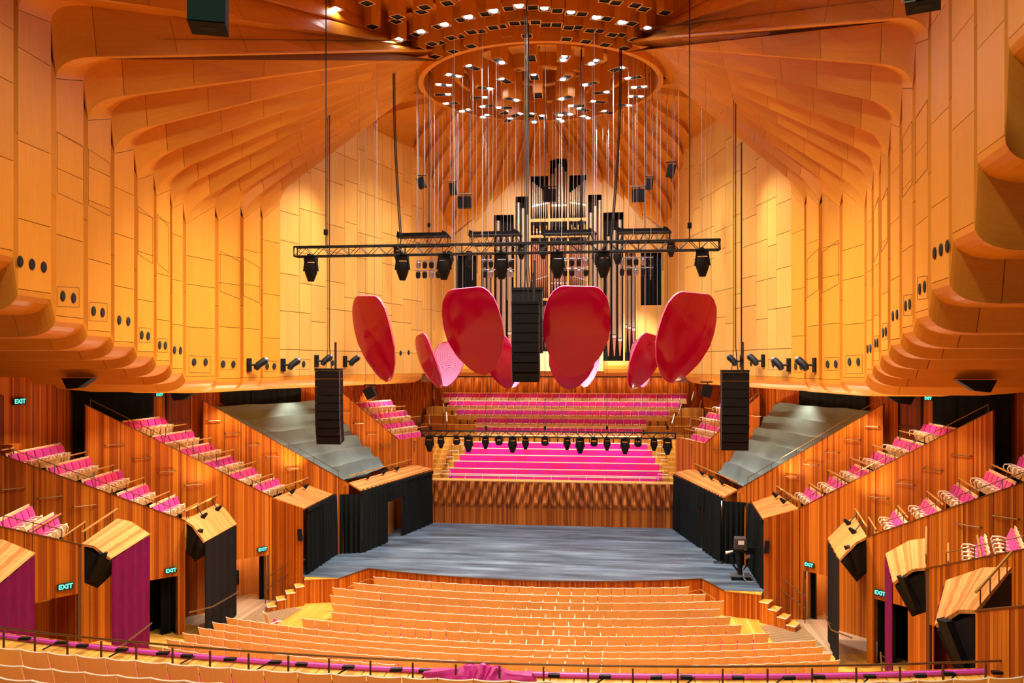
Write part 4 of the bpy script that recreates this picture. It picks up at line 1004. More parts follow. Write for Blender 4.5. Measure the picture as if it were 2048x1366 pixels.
# ------------------------------------------------------------------ organ
OY = 52.7
orx = lambda x, y=600: pY(x, y, OY)[0]
orz = lambda y, x=1117: pY(x, y, OY)[2]
organ = empty('pipe_organ', (0, OY, 8.8)); tag(organ, 'grand pipe organ with tin pipes in an oak case above the choir', 'pipe organ')
def ob(name, x0, y0, x1, y1, d0, d1, mat):
    X0, X1 = orx(x0), orx(x1); Z1, Z0 = orz(y0), orz(y1)
    return MB().box(min(X0, X1), max(X0, X1), OY+d0, OY+d1, min(Z0, Z1), max(Z0, Z1)).build(name, mat, organ)
tag(MB().box(-6.7, 6.7, OY+1.2, OY+1.3, 8.2, 23).build('wall_organ_rear', DARK), kind='structure')
mirror = lambda x: 2234.6-x
for a in ((900, 370, 986, 508), (900, 508, 912, 612), (953, 508, 962, 612), (900, 612, 962, 738), (986, 300, 1029, 427), (1029, 290, 1060, 391), (1060, 285, 1098, 351)):
    n = max(1, round((a[2]-a[0])/22))
    for i in range(n):
        x0, x1 = a[0]+(a[2]-a[0])*i/n+.15, a[0]+(a[2]-a[0])*(i+1)/n-.15
        ob('case_panel', x0, a[1], x1, a[3], 0, .08, ORGW); ob('case_panel', mirror(x1), a[1], mirror(x0), a[3], 0, .08, ORGW)
ob('case_panel', 1098, 280, 1136.5, 317, 0, .08, ORGW)
for x, y0 in ((961, 508), (986.5, 425), (1029.5, 388), (1060, 350), (1098.5, 317)):
    for xx in (x, mirror(x)): ob('case_post', xx-1.6, y0, xx+1.6, 737, -.12, .1, ORGW)
for y0, y1 in ((437, 443), (470, 475), (596, 601)):
    ob('case_beam', 1060, y0, mirror(1060), y1, -.08, .1, ORGW)
ob('case_sill', 960, 722, mirror(960), 740, -.1, .6, ORGW)
for x0, x1 in ((1010, 1060), (1062, 1118), (1119, 1172), (1174, 1207)): ob('case_base', x0+.3, 703, x1-.3, 742, -.45, .2, CHS)
def pipe(x, w, ytop, ymouth, yfoot, mat, d=.42, foot=None):
    X = orx(x); r = w/2*OY/F; Zt, Zm, Zf = orz(ytop), orz(ymouth), orz(yfoot)
    p = MB(); p.tube([(X, OY+d, Zm), (X, OY+d, Zt)], r, 12)
    o = p.build('pipe', mat, organ, smooth=True)
    MB().tube([(X, OY+d, Zf), (X, OY+d, Zm)], [r*.22, r*.98], 10).build('pipe_foot', foot or mat, o, smooth=True)
    MB().box(X-r*.8, X+r*.8, OY+d-r*1.02, OY+d-r*.6, Zm-.02, Zm+.14*min(1, r/.1)).build('mouth', PIPM, o)
    MB().box(X-r*.72, X+r*.72, OY+d-r*1.03, OY+d-r*.6, Zm+.14*min(1, r/.1), Zm+.19*min(1, r/.1)).build('mouth_slot', DARK, o)
for x, t in ((1104, 345), (1110.5, 334), (1117.4, 325), (1124, 332), (1130.5, 341)): pipe(x, 5.6, t, 410, 437, PIPE)
for i in range(8):
    t = 360+i*3.4; m = 410-i*.9
    pipe(1064+i*4.4, 3.6, t, m, 437, PIPE); pipe(mirror(1064+i*4.4), 3.6, t-1, m, 437, PIPE)
for x, t in ((1035.5, 401), (1044.5, 413), (1053.5, 426)):
    pipe(x, 7.4, t, 662+(x-1035)*.5, 702, PIPE, foot=PIPEC); pipe(mirror(x), 7.4, t-1, 662+(x-1035)*.5, 702, PIPE, foot=PIPEC)
for x, t in ((994.5, 437), (1006, 458), (1018, 470)):
    pipe(x, 8.6, t, 668+(1018-x)*.6, 712, PIPE, foot=PIPEC); pipe(mirror(x), 8.6, t+3, 668+(1018-x)*.6, 712, PIPE, foot=PIPEC)
for x in (967, 975.5, 983): pipe(x, 6.6, 500, 655+(983-x)*.4, 705, PIPE, foot=PIPEC); pipe(mirror(x), 6.6, 500, 655+(983-x)*.4, 705, PIPE, foot=PIPEC)
for i in range(9): pipe(1064+i*3.9, 3.0, 486, 560-i*1.2, 596, PIPEC); pipe(mirror(1064+i*3.9), 3.0, 486, 560-i*1.2, 596, PIPEC)
for i in range(6): pipe(1103+i*5.8, 4.4, 486, 566, 596, PIPEC)
for i in range(7): pipe(1065+i*4.8, 4.0, 610, 668, 700, PIPE, foot=PIPEC); pipe(mirror(1065+i*4.8), 4.0, 610, 668, 700, PIPE, foot=PIPEC); pipe(1102+i*5, 4.2, 610, 676, 700, PIPE, foot=PIPEC)
for i in range(5):
    for xx in (1066+i*6.5, mirror(1066+i*6.5)): pipe(xx, 3.2, 448+(i % 2)*6, 462, 469, BRASS)
# dark shutter openings beside the pipes
for x0, x1 in ((912, 953), (mirror(953), mirror(912))):
    sh = ob('shutter_recess', x0, 508, x1, 612, .5, .55, DARK)
    for i in range(5): ob('shutter', x0+2+(x1-x0-4)*i/5, 512, x0+2+(x1-x0-4)*(i+.35)/5, 608, .18, .3, BLKM)
# cornice lip under the organ and gallery soffit behind it
G = [[(x, 52.45, 8.95), (x, 52.45, 8.75), (x, 52.5, 8.55), (x, 52.75, 8.38), (x, 53.4, 8.33), (x, 58.9, 8.33)] for x in np.linspace(-10.6, 10.6, 12)]
tag(MB().grid(G, .06).build('trim_organ_cornice', PLY), kind='structure')
for s in (-1, 1): tag(MB().box(min(s*6.6, s*10.6), max(s*6.6, s*10.6), 52.45, 52.55, 8.9, 9.4).build('trim_organ_cornice_'+SIDE[s], PLY), kind='structure')
for x in (-7, -4.2, -1.4, 1.4, 4.2, 7): lamp('AREA', 'cove_lamp', (x, 58.2, 8.2), 26, (1, .62, .28), (x, 58.8, 6), shape='RECTANGLE', size=2.6, size_y=.1)

# ------------------------------------------------------------------ hanging acoustic petals
def petal_pink():
    m, t, b = nodes('petal_pink_rings'); L = t.links.new
    tc = N(t, 'ShaderNodeTexCoord')
    def dist(c):
        v = N(t, 'ShaderNodeVectorMath', operation='DISTANCE'); L(tc.outputs['UV'], v.inputs[0]); v.inputs[1].default_value = c; return v.outputs['Value']
    mn = mth(t, 'SMOOTH_MIN', dist((0, .55, 0)), dist((.1, -.75, 0)))
    t.nodes[-1].inputs[2].default_value = .4
    g = mth(t, 'LESS_THAN', mth(t, 'FRACT', mth(t, 'MULTIPLY', mn, 9.0)), .2)
    mx = N(t, 'ShaderNodeMix', data_type='RGBA'); L(g, mx.inputs[0]); mx.inputs[6].default_value = (.88, .25, .44, 1); mx.inputs[7].default_value = (.22, .03, .10, 1)
    L(mx.outputs[2], b.inputs['Base Color']); b.inputs['Roughness'].default_value = .4
    return m
PETK = petal_pink()
PV = [0, .03, .1, .25, .45, .6, .75, .87, .95, .985, 1.0]; PW = [.0, .26, .48, .78, .98, 1.0, .96, .87, .71, .58, .45]
def petal(x0, x1, y0, y1, Y, yaw, tilt, lean, label, group):
    """egg-shaped reflector: red gloss underside, pink top. bbox in the photo at depth Y; yaw/tilt in degrees"""
    cxp, cyp = (x0+x1)/2, (y0+y1)/2; c = pY(cxp, cyp, Y); zc = -(c[0]-CX)*st+Y*ct; m = zc/F
    ca, sa = math.cos(math.radians(tilt)), math.sin(math.radians(tilt))
    Ln = (y1-y0)*m/abs(ca); Wd = (x1-x0)*m/max(.45, abs(math.cos(math.radians(yaw))))*1.0
    root = empty('acoustic_petal', c); tag(root, label, 'acoustic reflector', group)
    cy_, sy_ = math.cos(math.radians(yaw)), math.sin(math.radians(yaw)); ln = math.radians(lean)
    def T(u, v, off):
        # local: u across, v along (bottom..top), off along the top-side normal
        a, b = u*math.cos(ln)+v*math.sin(ln), -u*math.sin(ln)+v*math.cos(ln)
        x, y, z = a, -b*sa+off*ca, b*ca+off*sa
        return (c[0]+x*cy_-y*sy_, c[1]+x*sy_+y*cy_, c[2]+z)
    nv = 26
    for nm, off, mat, flip in (('underside', 0, PETR, False), ('topside', .07, PETK, True)):
        mb = MB(); G = []
        for j in range(nv+1):
            v = (1-math.cos(math.pi*j/nv))/2; w = float(np.interp(v, PV, PW))*Wd/2
            G.append([(uu*w, (v-.5)*Ln, uu, v) for uu in np.linspace(-1, 1, 13)])
        for j in range(nv):
            for i in range(12):
                q = [G[j][i], G[j][i+1], G[j+1][i+1], G[j+1][i]]
                pts = [T(p[0], p[1], off+.10*(p[2]**2)*abs(p[0])/(Wd/2)+.18*(2*p[3]-1)**2) for p in q]
                uv = [(p[0], p[1]) for p in q]
                if flip: pts.reverse(); uv.reverse()
                mb.face(pts, uv)
        mb.build(nm, mat, root, smooth=True)
    eg = MB(); ring = []
    for sgn in (1, -1):
        for j in (range(nv+1) if sgn > 0 else range(nv, -1, -1)):
            v = (1-math.cos(math.pi*j/nv))/2; w = float(np.interp(v, PV, PW))*Wd/2; ring.append((sgn*w, (v-.5)*Ln, v))
    for a, b in zip(ring, ring[1:]+ring[:1]):
        P = lambda p, o: T(p[0], p[1], o+.10*abs(p[0])/(Wd/2)+.18*(2*p[2]-1)**2)
        eg.face([P(a, 0), P(a, .07), P(b, .07), P(b, 0)])
    eg.build('edge', PETP, root)
    for u in (-.3, .3):
        top = T(u*Wd*.8, .3*Ln, .1); MB().tube([top, (top[0], top[1], 23.62 if top[1] < 35.5 else 24.0)], .008, 4).build('hanging_wire', CABL, root)
    return root
petal(698, 792, 597, 768, 34.4, -36, 20, 4, 'dark crimson glossy acoustic petal hanging nearest the line array, turned to the side wall', 'outer front petals')
petal(1314, 1430, 592, 771, 34.4, 30, 22, 3, 'dark crimson glossy acoustic petal hanging nearest the line array, turned to the side wall', 'outer front petals')
petal(885, 1009, 583, 755, 34.0, -10, 24, -4, 'crimson glossy acoustic petal facing the audience beside the central loudspeaker array', 'inner front petals')
petal(1086, 1220, 580, 758, 34.0, 8, 24, 1, 'crimson glossy acoustic petal facing the audience beside the central loudspeaker array', 'inner front petals')
petal(828, 876, 672, 781, 39.5, -52, 20, -10, 'small dark crimson petal hanging behind the outer front petal', 'second row petals')
petal(1262, 1322, 672, 782, 39.5, 45, 20, 10, 'small dark crimson petal hanging behind the outer front petal', 'second row petals')
petal(968, 1032, 674, 782, 39.5, -12, 22, -8, 'crimson petal half hidden behind the inner front petal', 'second row inner petals')
petal(1098, 1190, 672, 783, 39.5, 10, 22, 2, 'crimson petal half hidden behind the inner front petal', 'second row inner petals')
petal(868, 934, 684, 777, 43.0, 154, 24, 16, 'pink-topped petal with carved contour rings hanging over the stage rear', 'rear pink petals')
petal(1018, 1058, 684, 779, 43.0, 174, 24, -6, 'pink-topped petal with carved contour rings hanging over the stage rear', 'rear pink petals')
petal(1150, 1196, 684, 779, 43.0, 192, 24, -12, 'pink-topped petal with carved contour rings hanging over the stage rear', 'rear pink petals')
petal(1258, 1300, 684, 779, 43.0, 210, 24, -14, 'pink-topped petal with carved contour rings hanging over the stage rear', 'rear pink petals')

# ------------------------------------------------------------------ trusses and moving lights
def truss(name, a, b, h, d, nb, label, group=None):
    t = empty(name, a); tag(t, label, 'lighting truss', group)
    a, b = np.array(a, float), np.array(b, float); u = (b-a)/np.linalg.norm(b-a); n = np.array([-u[1], u[0], 0])*d
    up = np.array([0, 0, h])
    for o in (0*up, up, n, n+up): MB().tube([a+o, b+o], .028, 6).build('chord', BLKM, t)
    for k in range(nb):
        p0, p1 = a+(b-a)*k/nb, a+(b-a)*(k+1)/nb; m = (p0+p1)/2
        for o in (0*n, n): MB().tube([p0+o, m+up+o, p1+o], .013, 4).build('brace', BLKM, t)
        MB().tube([p0, p0+n], .012, 4).build('cross_bar', BLKM, t)
        if k % 3 == 0: MB().tube([p0, p0+up], .016, 4).build('upright', BLKM, t)
    for p in (a, b): MB().tube([p, p+up, p+up+n, p+n, p], .028, 4).build('end_frame', BLKM, t)
    return t
UL = pY(588, 512.3, 26.95)
truss('lighting_truss', (-6.88, 26.95, UL[2]), (6.88, 26.95, UL[2]), .31, .31, 22, 'long black lighting truss hung across the hall above the petals')
LZ = pY(1351, 878, 44.3)[2]
truss('lighting_truss', (-6.66, 44.3, LZ), (6.66, 44.3, LZ), .30, .30, 22, 'black lighting truss hung low over the rear of the stage')
def mover(kind):
    root = empty('moving_light', (0, 0, 0)); g = 1.0 if kind == 'profile' else .78
    MB().box(-.19*g, .19*g, -.15*g, .15*g, -.20*g, -.02).build('base', BLKM, root)
    for sx in (-1, 1): MB().prism([(sx*.20*g, -.07*g, -.52*g), (sx*.25*g, -.07*g, -.52*g), (sx*.25*g, .07*g, -.52*g), (sx*.20*g, .07*g, -.52*g)], [(sx*.15*g, -.09*g, -.18*g), (sx*.20*g, -.09*g, -.18*g), (sx*.20*g, .09*g, -.18*g), (sx*.15*g, .09*g, -.18*g)]).build('yoke_arm', BLKM, root)
    if kind == 'wash': pr = [(0, -.30), (.17, -.30), (.21, -.38), (.21, -.50), (.17, -.60), (0, -.62)]
    else: pr = [(0, -.26), (.19, -.26), (.205, -.36), (.20, -.58), (.12, -.80), (.10, -.86), (0, -.86)]
    MB().lathe([(r*g, z*g) for r, z in pr], n=16).build('head', SPKG, root, smooth=True)
    MB().box(-.05, .05, -.2, .2, -.06, .035).build('clamp', BLKM, root)
    scan(root); return root
MV = {k: mover(k) for k in ('profile', 'spot', 'wash')}
def put_mover(kind, x, y, z, label, group):
    o = MV[kind]
    if ('m', kind) in USED: o = copy_tree(o)
    USED[('m', kind)] = 1
    o.location = (x, y, z); o.rotation_euler[2] = random.uniform(-.3, .3); tag(o, label, 'stage light', group)
for x in (622, 805, 888, 1003, 1115, 1207, 1405): p = pY(x, 512, 27.1); put_mover('profile', p[0], 27.1, UL[2]+.03, 'large black moving head hanging under the long upper truss', 'upper truss movers')
for x, k in ((859, 'profile'), (882, 'spot'), (913, 'wash'), (937, 'profile'), (971, 'spot'), (998, 'wash'), (1025, 'profile'), (1051, 'spot'), (1090, 'wash'), (1134, 'spot'), (1160, 'profile'), (1188, 'wash'), (1214, 'spot'), (1250, 'profile'), (1276, 'wash'), (1308, 'spot'), (1335, 'profile')):
    p = pY(x, 878, 44.45); put_mover(k, p[0], 44.45, LZ+.03, 'black %s moving head under the low rear truss' % {'profile': 'long tapered', 'spot': 'small tapered', 'wash': 'round dome'}[k], 'rear truss %s lights' % k)
# four motorised lighting pods behind the upper truss
for i, (x0, x1) in enumerate(((796, 896), (940, 1040), (1088, 1190), (1237, 1340))):
    a, b = pY(x0, 486, 38.0), pY(x1, 486, 38.0); z = pY(1070, 487, 38.0)[2]
    t = truss('lighting_pod', (a[0], 38.0, z), (b[0], 38.0, z), .42, .5, 5, 'short black lighting pod crowded with fittings behind the upper truss', 'lighting pods')
    MB().box(a[0]+.1, b[0]-.1, 38.05, 38.45, z+.42, z+.60).build('motor_case', BLKM, t)
    for e in (a[0]+.12, b[0]-.12): MB().prism([(e-.2, 38, z+.4), (e+.2, 38, z+.4), (e+.2, 38.5, z+.4), (e-.2, 38.5, z+.4)], [(e-.16, 38, z+.68), (e+.02, 38, z+.6), (e+.02, 38.5, z+.6), (e-.16, 38.5, z+.68)]).build('end_cap', BLKM, t)
    for j in range(7): MB().tube([(a[0]+.3*j+.1, 38.0, z+.1), (a[0]+.3*j+.25, 38.0, z+.38)], .012, 4).build('cable_loop', STEEL if j % 2 else CABD, t)
    cxm = (a[0]+b[0])/2+(.35 if i == 0 else (.1 if i < 3 else -.35))
    for r_, yy in ((0, 528), (1, 548)):
        zz = pY(1070, yy, 38.2)[2]
        MB().tube([(cxm-.75, 38.2, zz+.22), (cxm+.75, 38.2, zz+.22)], .025, 5).build('lamp_bar', STEEL, t)
        for j in range(5):
            xx = cxm-.62+.31*j
            l = MB().lathe([(0, -.13), (.08, -.13), (.11, -.02), (.11, .12), (.05, .18), (0, .18)], (xx, 38.2, zz), 10).build('lamp_can', STEEL if (i+j+r_) % 3 == 0 else BLKM, t, smooth=True)
    for sx in (a[0]+.3, b[0]-.3): MB().tube([(sx, 38.2, z), (sx, 38.2, pY(1070, 545, 38.2)[2])], .014, 4).build('drop_arm', BLKM, t)
    for e in (0, 1):
        xe = (a[0]-.05, b[0]+.05)[e]; put_mover('spot', xe, 38.1, z-.02-.3*((i+e) % 2), 'smaller black moving head hanging from a lighting pod', 'pod movers')

# ------------------------------------------------------------------ line arrays
def line_array(x0, x1, y0, y1, Y, n, curve, label, group):
    c = pY((x0+x1)/2, y0, Y); zc = -(c[0]-CX)*st+Y*ct; m = zc/F; W = (x1-x0)*m*.9; Ht = (y1-y0)*m; h = Ht/n
    root = empty('line_array', (c[0], Y, c[2]-Ht)); tag(root, label, 'loudspeaker', group)
    y = Y; z = c[2]-.1; ang = 0
    MB().box(c[0]-W/2, c[0]+W/2, Y-.05, Y+.5, c[2]-.1, c[2]).build('flying_frame', BLKM, root)
    for k in range(n):
        ang = math.radians(curve)*max(0, (k-n*.35)/(n*.65))**1.4
        cz = z-h/2*math.cos(ang); cy = y+h/2*math.sin(ang)
        uy = (0, math.cos(ang), -math.sin(ang)*-1); uz = (0, -math.sin(ang), math.cos(ang))
        ctr = (c[0], cy+.25*math.cos(ang), cz)
        o = MB().obox(ctr, (W/2*.985, 0, 0), (0, .27*math.cos(ang), .27*math.sin(ang)), (0, -math.sin(ang)*(h/2-.008), math.cos(ang)*(h/2-.008))).build('cabinet', SPKG, root)
        MB().obox((c[0], ctr[1]-.275*math.cos(ang), ctr[2]-.275*math.sin(ang)), (W/2*.93, 0, 0), (0, .008, 0), (0, 0, h/2*.82)).build('grille', BLKM, o)
        for sx in (-1, 1): MB().obox((c[0]+sx*W*.495, ctr[1]-.2, ctr[2]), (.012, 0, 0), (0, .03, 0), (0, 0, h/2*.9)).build('rigging', STEEL, o)
        z -= h*math.cos(ang); y += h*math.sin(ang)
    for sx in (-.12, .12):
        MB().tube([(c[0]+sx, Y+.2, c[2]), (c[0]+sx*.3, Y+.2, c[2]+.9), (c[0]+sx*.3, Y+.2, 23.62)], .022 if sx > 0 else .014, 5).build('hoist_line', CABD, root)
    MB().tube([(c[0]+.3, Y+.2, c[2]-.05), (c[0]+.3, Y+.2, c[2]+1.1)], .05, 6).build('cable_bag', CABD, root)
line_array(626, 682, 737, 883, 34.2, 9, 18, 'tall black line array hanging beside the terrace boxes', 'side line arrays')
line_array(1441, 1501, 740, 895, 34.2, 9, 18, 'tall black line array hanging beside the terrace boxes', 'side line arrays')
line_array(1020, 1081, 603, 757, 31.8, 8, 20, 'black line array hanging in the centre between the inner petals', None)
line_array(1020, 1088, 575, 702, 33.6, 4, 2, 'black subwoofer array hanging directly behind the central line array', None)

# ------------------------------------------------------------------ suspended loudspeakers and cables
def hung_speaker(x, y, w, h, Y, tilt, label, group):
    c = pY(x, y, Y); zc = -(c[0]-CX)*st+Y*ct; m = zc/F; W, Hh = w*m/2, h*m/2
    r = empty('hung_loudspeaker', c); tag(r, label, 'loudspeaker', group)
    a = math.radians(tilt)
    MB().obox(c, (W*math.cos(a), 0, W*math.sin(a)), (0, .16, 0), (-Hh*math.sin(a), -.04, Hh*math.cos(a))).build('cabinet', SPKG, r)
    MB().tube([(c[0]-W*1.2, Y, c[2]+Hh*1.5), (c[0]+W*1.2, Y, c[2]+Hh*1.5)], .03, 5).build('bar', BLKM, r)
    MB().tube([(c[0], Y, c[2]+Hh*.6), (c[0]+.08, Y, c[2]+Hh*1.5)], .025, 5).build('bracket', BLKM, r)
    for sx in (-1, 1): MB().tube([(c[0]+sx*W*.9, Y, c[2]+Hh*1.5), (c[0]+sx*W*.9, Y, 23.0)], .012, 4).build('suspension', STEEL, r)
for x, y, w, h, t in ((843, 366, 15, 20, 18), (906, 378, 13, 22, 4), (929, 405, 26, 22, 0), (1100, 391, 26, 24, 0), (1277, 391, 26, 24, 0), (1299, 368, 14, 20, -5), (1342, 342, 16, 24, -14)):
    hung_speaker(x, y, w, h, 42.5, t, 'small black loudspeaker hanging on thin drop lines before the organ', 'speakers hung before the organ')
hung_speaker(740, 786, 20, 22, 41, 25, 'small black loudspeaker tilted above the choir side seats', 'choir side speakers'); hung_speaker(1413, 782, 20, 24, 41, -14, 'small black loudspeaker tilted above the choir side seats', 'choir side speakers')
rnd = random.Random(21)
CAB = [(833, 470), (846, 470), (861, 480), (868, 660), (876, 470), (893, 470), (905, 480), (915, 520), (925, 600), (935, 470), (945, 560), (952, 470), (963, 470), (967, 600), (976, 520), (985, 460), (992, 470), (1002, 470), (1014, 600), (1021, 470), (1030, 470), (1043, 470), (1052, 580), (1068, 470), (1079, 560), (1090, 480), (1104, 470), (1111, 620), (1118, 470), (1128, 600), (1137, 460), (1146, 470), (1154, 470), (1163, 520), (1172, 560), (1184, 470), (1192, 480), (1205, 600), (1216, 470), (1226, 640), (1238, 470), (1246, 480), (1257, 560), (1266, 470), (1273, 470), (1290, 470), (1301, 560), (1312, 470), (1320, 470), (1333, 480), (1345, 480)]
for i, (x, yb) in enumerate(CAB):
    Y = rnd.choice((36.5, 38.2, 39.5, 41, 43.5)); p = pY(x, yb, Y); dk = i % 4 == 1
    ztop = 24.05 if math.hypot(p[0], Y-RC[1]) < 5.5 else 22.75
    o = MB().tube([(p[0]+rnd.uniform(-.02, .02), Y, p[2]), (p[0]+.03, Y, (p[2]+ztop)/2), (p[0], Y, ztop)], .009 if i % 3 else .015, 4).build('hanging_cable', CABD if dk else CABL, o=(p[0], Y, p[2]))
    tag(o, 'thin dark cable dropping from the crown ceiling' if dk else 'thin pale cable dropping from the crown ceiling', 'cable', 'dark crown cables' if dk else 'pale crown cables')
    if i % 3 == 0: MB().lathe([(0, 0), (.14, 0), (.14, .03), (0, .05)], (p[0], Y, ztop-.06), 10).build('ceiling_rose', BLKM, o)
def chain(x, y0, y1, Y, r, label, grp, bow=0):
    a, b = pY(x, y1, Y), pY(x, y0, Y); pts = [(a[0]+bow*math.sin(math.pi*t)*(1-t), Y, a[2]+(b[2]-a[2])*t) for t in np.linspace(0, 1, 14)]
    o = MB().tube(pts, r, 5).build('chain_hoist_line', CABD, o=a); tag(o, label, 'chain', grp)
    MB().obox((a[0], Y, a[2]+.45), (.06, 0, 0), (0, .06, 0), (0, 0, .09)).build('hook_block', BLKM, o)
chain(652, -40, 492, 27.1, .022, 'black hoist chain carrying the upper truss', 'truss chains'); chain(1379, -40, 480, 27.1, .022, 'black hoist chain carrying the upper truss', 'truss chains')
chain(858, 90, 470, 38.2, .02, 'black hoist chain carrying a lighting pod', 'pod chains'); chain(1162, 90, 465, 38.2, .02, 'black hoist chain carrying a lighting pod', 'pod chains')
for x in (862, 972, 1090, 1214, 1335): chain(x, 150, 873, 44.45, .012, 'thin black hoist line carrying the low rear truss', 'rear truss lines')
for x, X1 in ((787, 800), (1240, 1222)):
    for d in (0, 3):
        a, b = pY(x+d, 40, 36), pY(X1+d, 470, 36); pts = [lerp(a, b, t) for t in np.linspace(0, 1, 9)]; pts = [(p[0]-(.12 if x < 1000 else -.12)*math.sin(math.pi*i/8), p[1], p[2]) for i, p in enumerate(pts)]
        o = MB().tube(pts, .028, 5).build('power_cable', CABD, o=b); tag(o, 'thick black cable loom sagging from the crown to a lighting pod', 'cable', 'pod power cables')
chain(1483, 285, 745, 33.0, .03, 'black hanging line beside the wall above the line array', 'array lines')
# ------------------------------------------------------------------ fittings on the upper walls
def on_bay(x, y):
    """photo point on the house-left upper wall -> (|x|, y, z, unit along the wall)"""
    best = None
    segs = [(FARE[k], NEAR[k+1]) for k in range(14)]+[((10.51, 34.58), (7.38, 47.65))]
    for a, b in segs:
        p = pL(x, y, (-a[0], a[1]), (-b[0], b[1]))
        if a[1]-.15 <= p[1] <= b[1]+.15:
            L = math.dist(a, b); return (-p[0], p[1], p[2], ((b[0]-a[0])/L, (b[1]-a[1])/L))
PORTS = [(39.5, 523), (63.5, 528.6), (87, 534), (125, 592), (146.5, 596), (186.6, 622), (204.6, 625), (238, 640), (256, 642.6), (283, 670), (295.7, 672), (319, 690), (330, 691), (348.5, 700), (360.5, 701), (388, 724), (411, 724), (446, 728), (466.5, 728.5), (534, 732.6), (548, 732.6), (607, 728), (665, 726), (801, 706), (817, 705)]
for s in (-1, 1):
    par = D.objects['wall_upper_'+SIDE[s]]
    for (x, y) in PORTS:
        r = on_bay(x, y)
        if not r: continue
        X, Y, Z, (ux, uy) = r; nx, ny = -uy, ux
        if nx > 0: nx, ny = -nx, -ny
        b = MB(); R = .125
        ring = [(s*(X+ux*R*math.cos(t)+nx*.012), Y+uy*R*math.cos(t)+ny*.012, Z+R*1.15*math.sin(t)) for t in np.linspace(0, 2*math.pi, 19)[:-1]]
        rin = [(s*(X+ux*R*.85*math.cos(t)+nx*.03), Y+uy*R*.85*math.cos(t)+ny*.03, Z+R*.98*math.sin(t)) for t in np.linspace(0, 2*math.pi, 19)[:-1]]
        b.face(rin)
        for i in range(18): b.face([ring[i], ring[(i+1) % 18], rin[(i+1) % 18], rin[i]])
        b.build('port', DARK, par)
    # rectangular access plates round the ports
    for (x0, y0, x1, y1) in ((114, 569, 158, 618), (178, 601, 214, 646), (278, 652, 300, 688), (315, 674, 334, 707), (378, 708, 421, 749), (440, 713, 473, 742), (529, 719, 552, 746), (593, 716, 620, 741)):
        P = [on_bay(x, y) for x, y in ((x0, (y0+y1)/2-(y1-y0)*.42), (x1, (y0+y1)/2-(y1-y0)*.38), (x1, (y0+y1)/2+(y1-y0)*.42), (x0, (y0+y1)/2+(y1-y0)*.40))]
        if None in P: continue
        for a, c in zip(P, P[1:]+P[:1]):
            MB().tube([(s*(a[0]-.004), a[1], a[2]), (s*(c[0]-.004), c[1], c[2])], .005, 4).build('plate_joint', BACK, par)
    for (x0, y0, x1, y1) in ((113, 264, 168, 385), (176, 298, 221, 410), (275, 412, 306, 508), (314, 428, 338, 526), (439, 502, 481, 582), (486, 516, 520, 591)):
        P = [on_bay(x, y) for x, y in ((x0+1, y0), (x1-1, y0+(y1-y0)*.26), (x1-1, y1+(y1-y0)*.2), (x0+1, y1))]
        if None in P: continue
        for a, c in zip(P, P[1:]+P[:1]):
            MB().tube([(s*(a[0]-.004), a[1], a[2]), (s*(c[0]-.004), c[1], c[2])], .006, 4).build('hatch_joint', BACK, par)
    # spotlights on bracket plates along the foot of the wall
    for i, (x, y) in enumerate(((497, 730), (565, 730), (632, 722), (689, 723))):
        r = on_bay(x, y); X, Y, Z, (ux, uy) = r
        o = empty('wall_spotlight', (s*X, Y, Z)); tag(o, 'black cylindrical spotlight on a square plate along the foot of the plywood wall', 'spotlight', 'wall foot spotlights')
        MB().obox((s*(X-.03), Y, Z), (s*ux*.14, uy*.14, 0), (.03, 0, 0), (0, 0, .27)).build('plate', BLKM, o)
        MB().tube([(s*(X-.05), Y, Z), (s*(X-.32), Y+.1, Z)], .05, 6).build('arm', BLKM, o)
        MB().tube([(s*(X-.30), Y+.02, Z-.16), (s*(X-.36), Y+.12, Z), (s*(X-.50), Y+.42, Z+.17)], [.11, .14, .15], 12).build('barrel', BLKM, o, smooth=True)
        MB().tube([(s*(X-.50), Y+.42, Z+.17), (s*(X-.55), Y+.50, Z+.21)], [.15, .12], 12).build('lens_hood', STEEL, o, smooth=True)
    # black wedge loudspeakers under the soffit
    for (x, y, Y) in ((160, 768, 26.5), (368, 793, 33.5)):
        c = pY(x, y, Y); X = abs(c[0])
        o = MB().prism([(s*(X-.1), Y-.25, c[2]-.12), (s*(X+.32), Y-.25, c[2]-.16), (s*(X+.3), Y+.1, c[2]-.16), (s*(X-.1), Y+.1, c[2]-.12)], [(s*(X-.6), Y-.25, c[2]+.2), (s*(X+.5), Y-.25, c[2]+.2), (s*(X+.5), Y+.1, c[2]+.2), (s*(X-.6), Y+.1, c[2]+.2)]).build('soffit_loudspeaker', SPKG, o=(s*X, Y, c[2])); tag(o, 'black wedge loudspeaker fixed under the plywood soffit', 'loudspeaker', 'soffit loudspeakers')

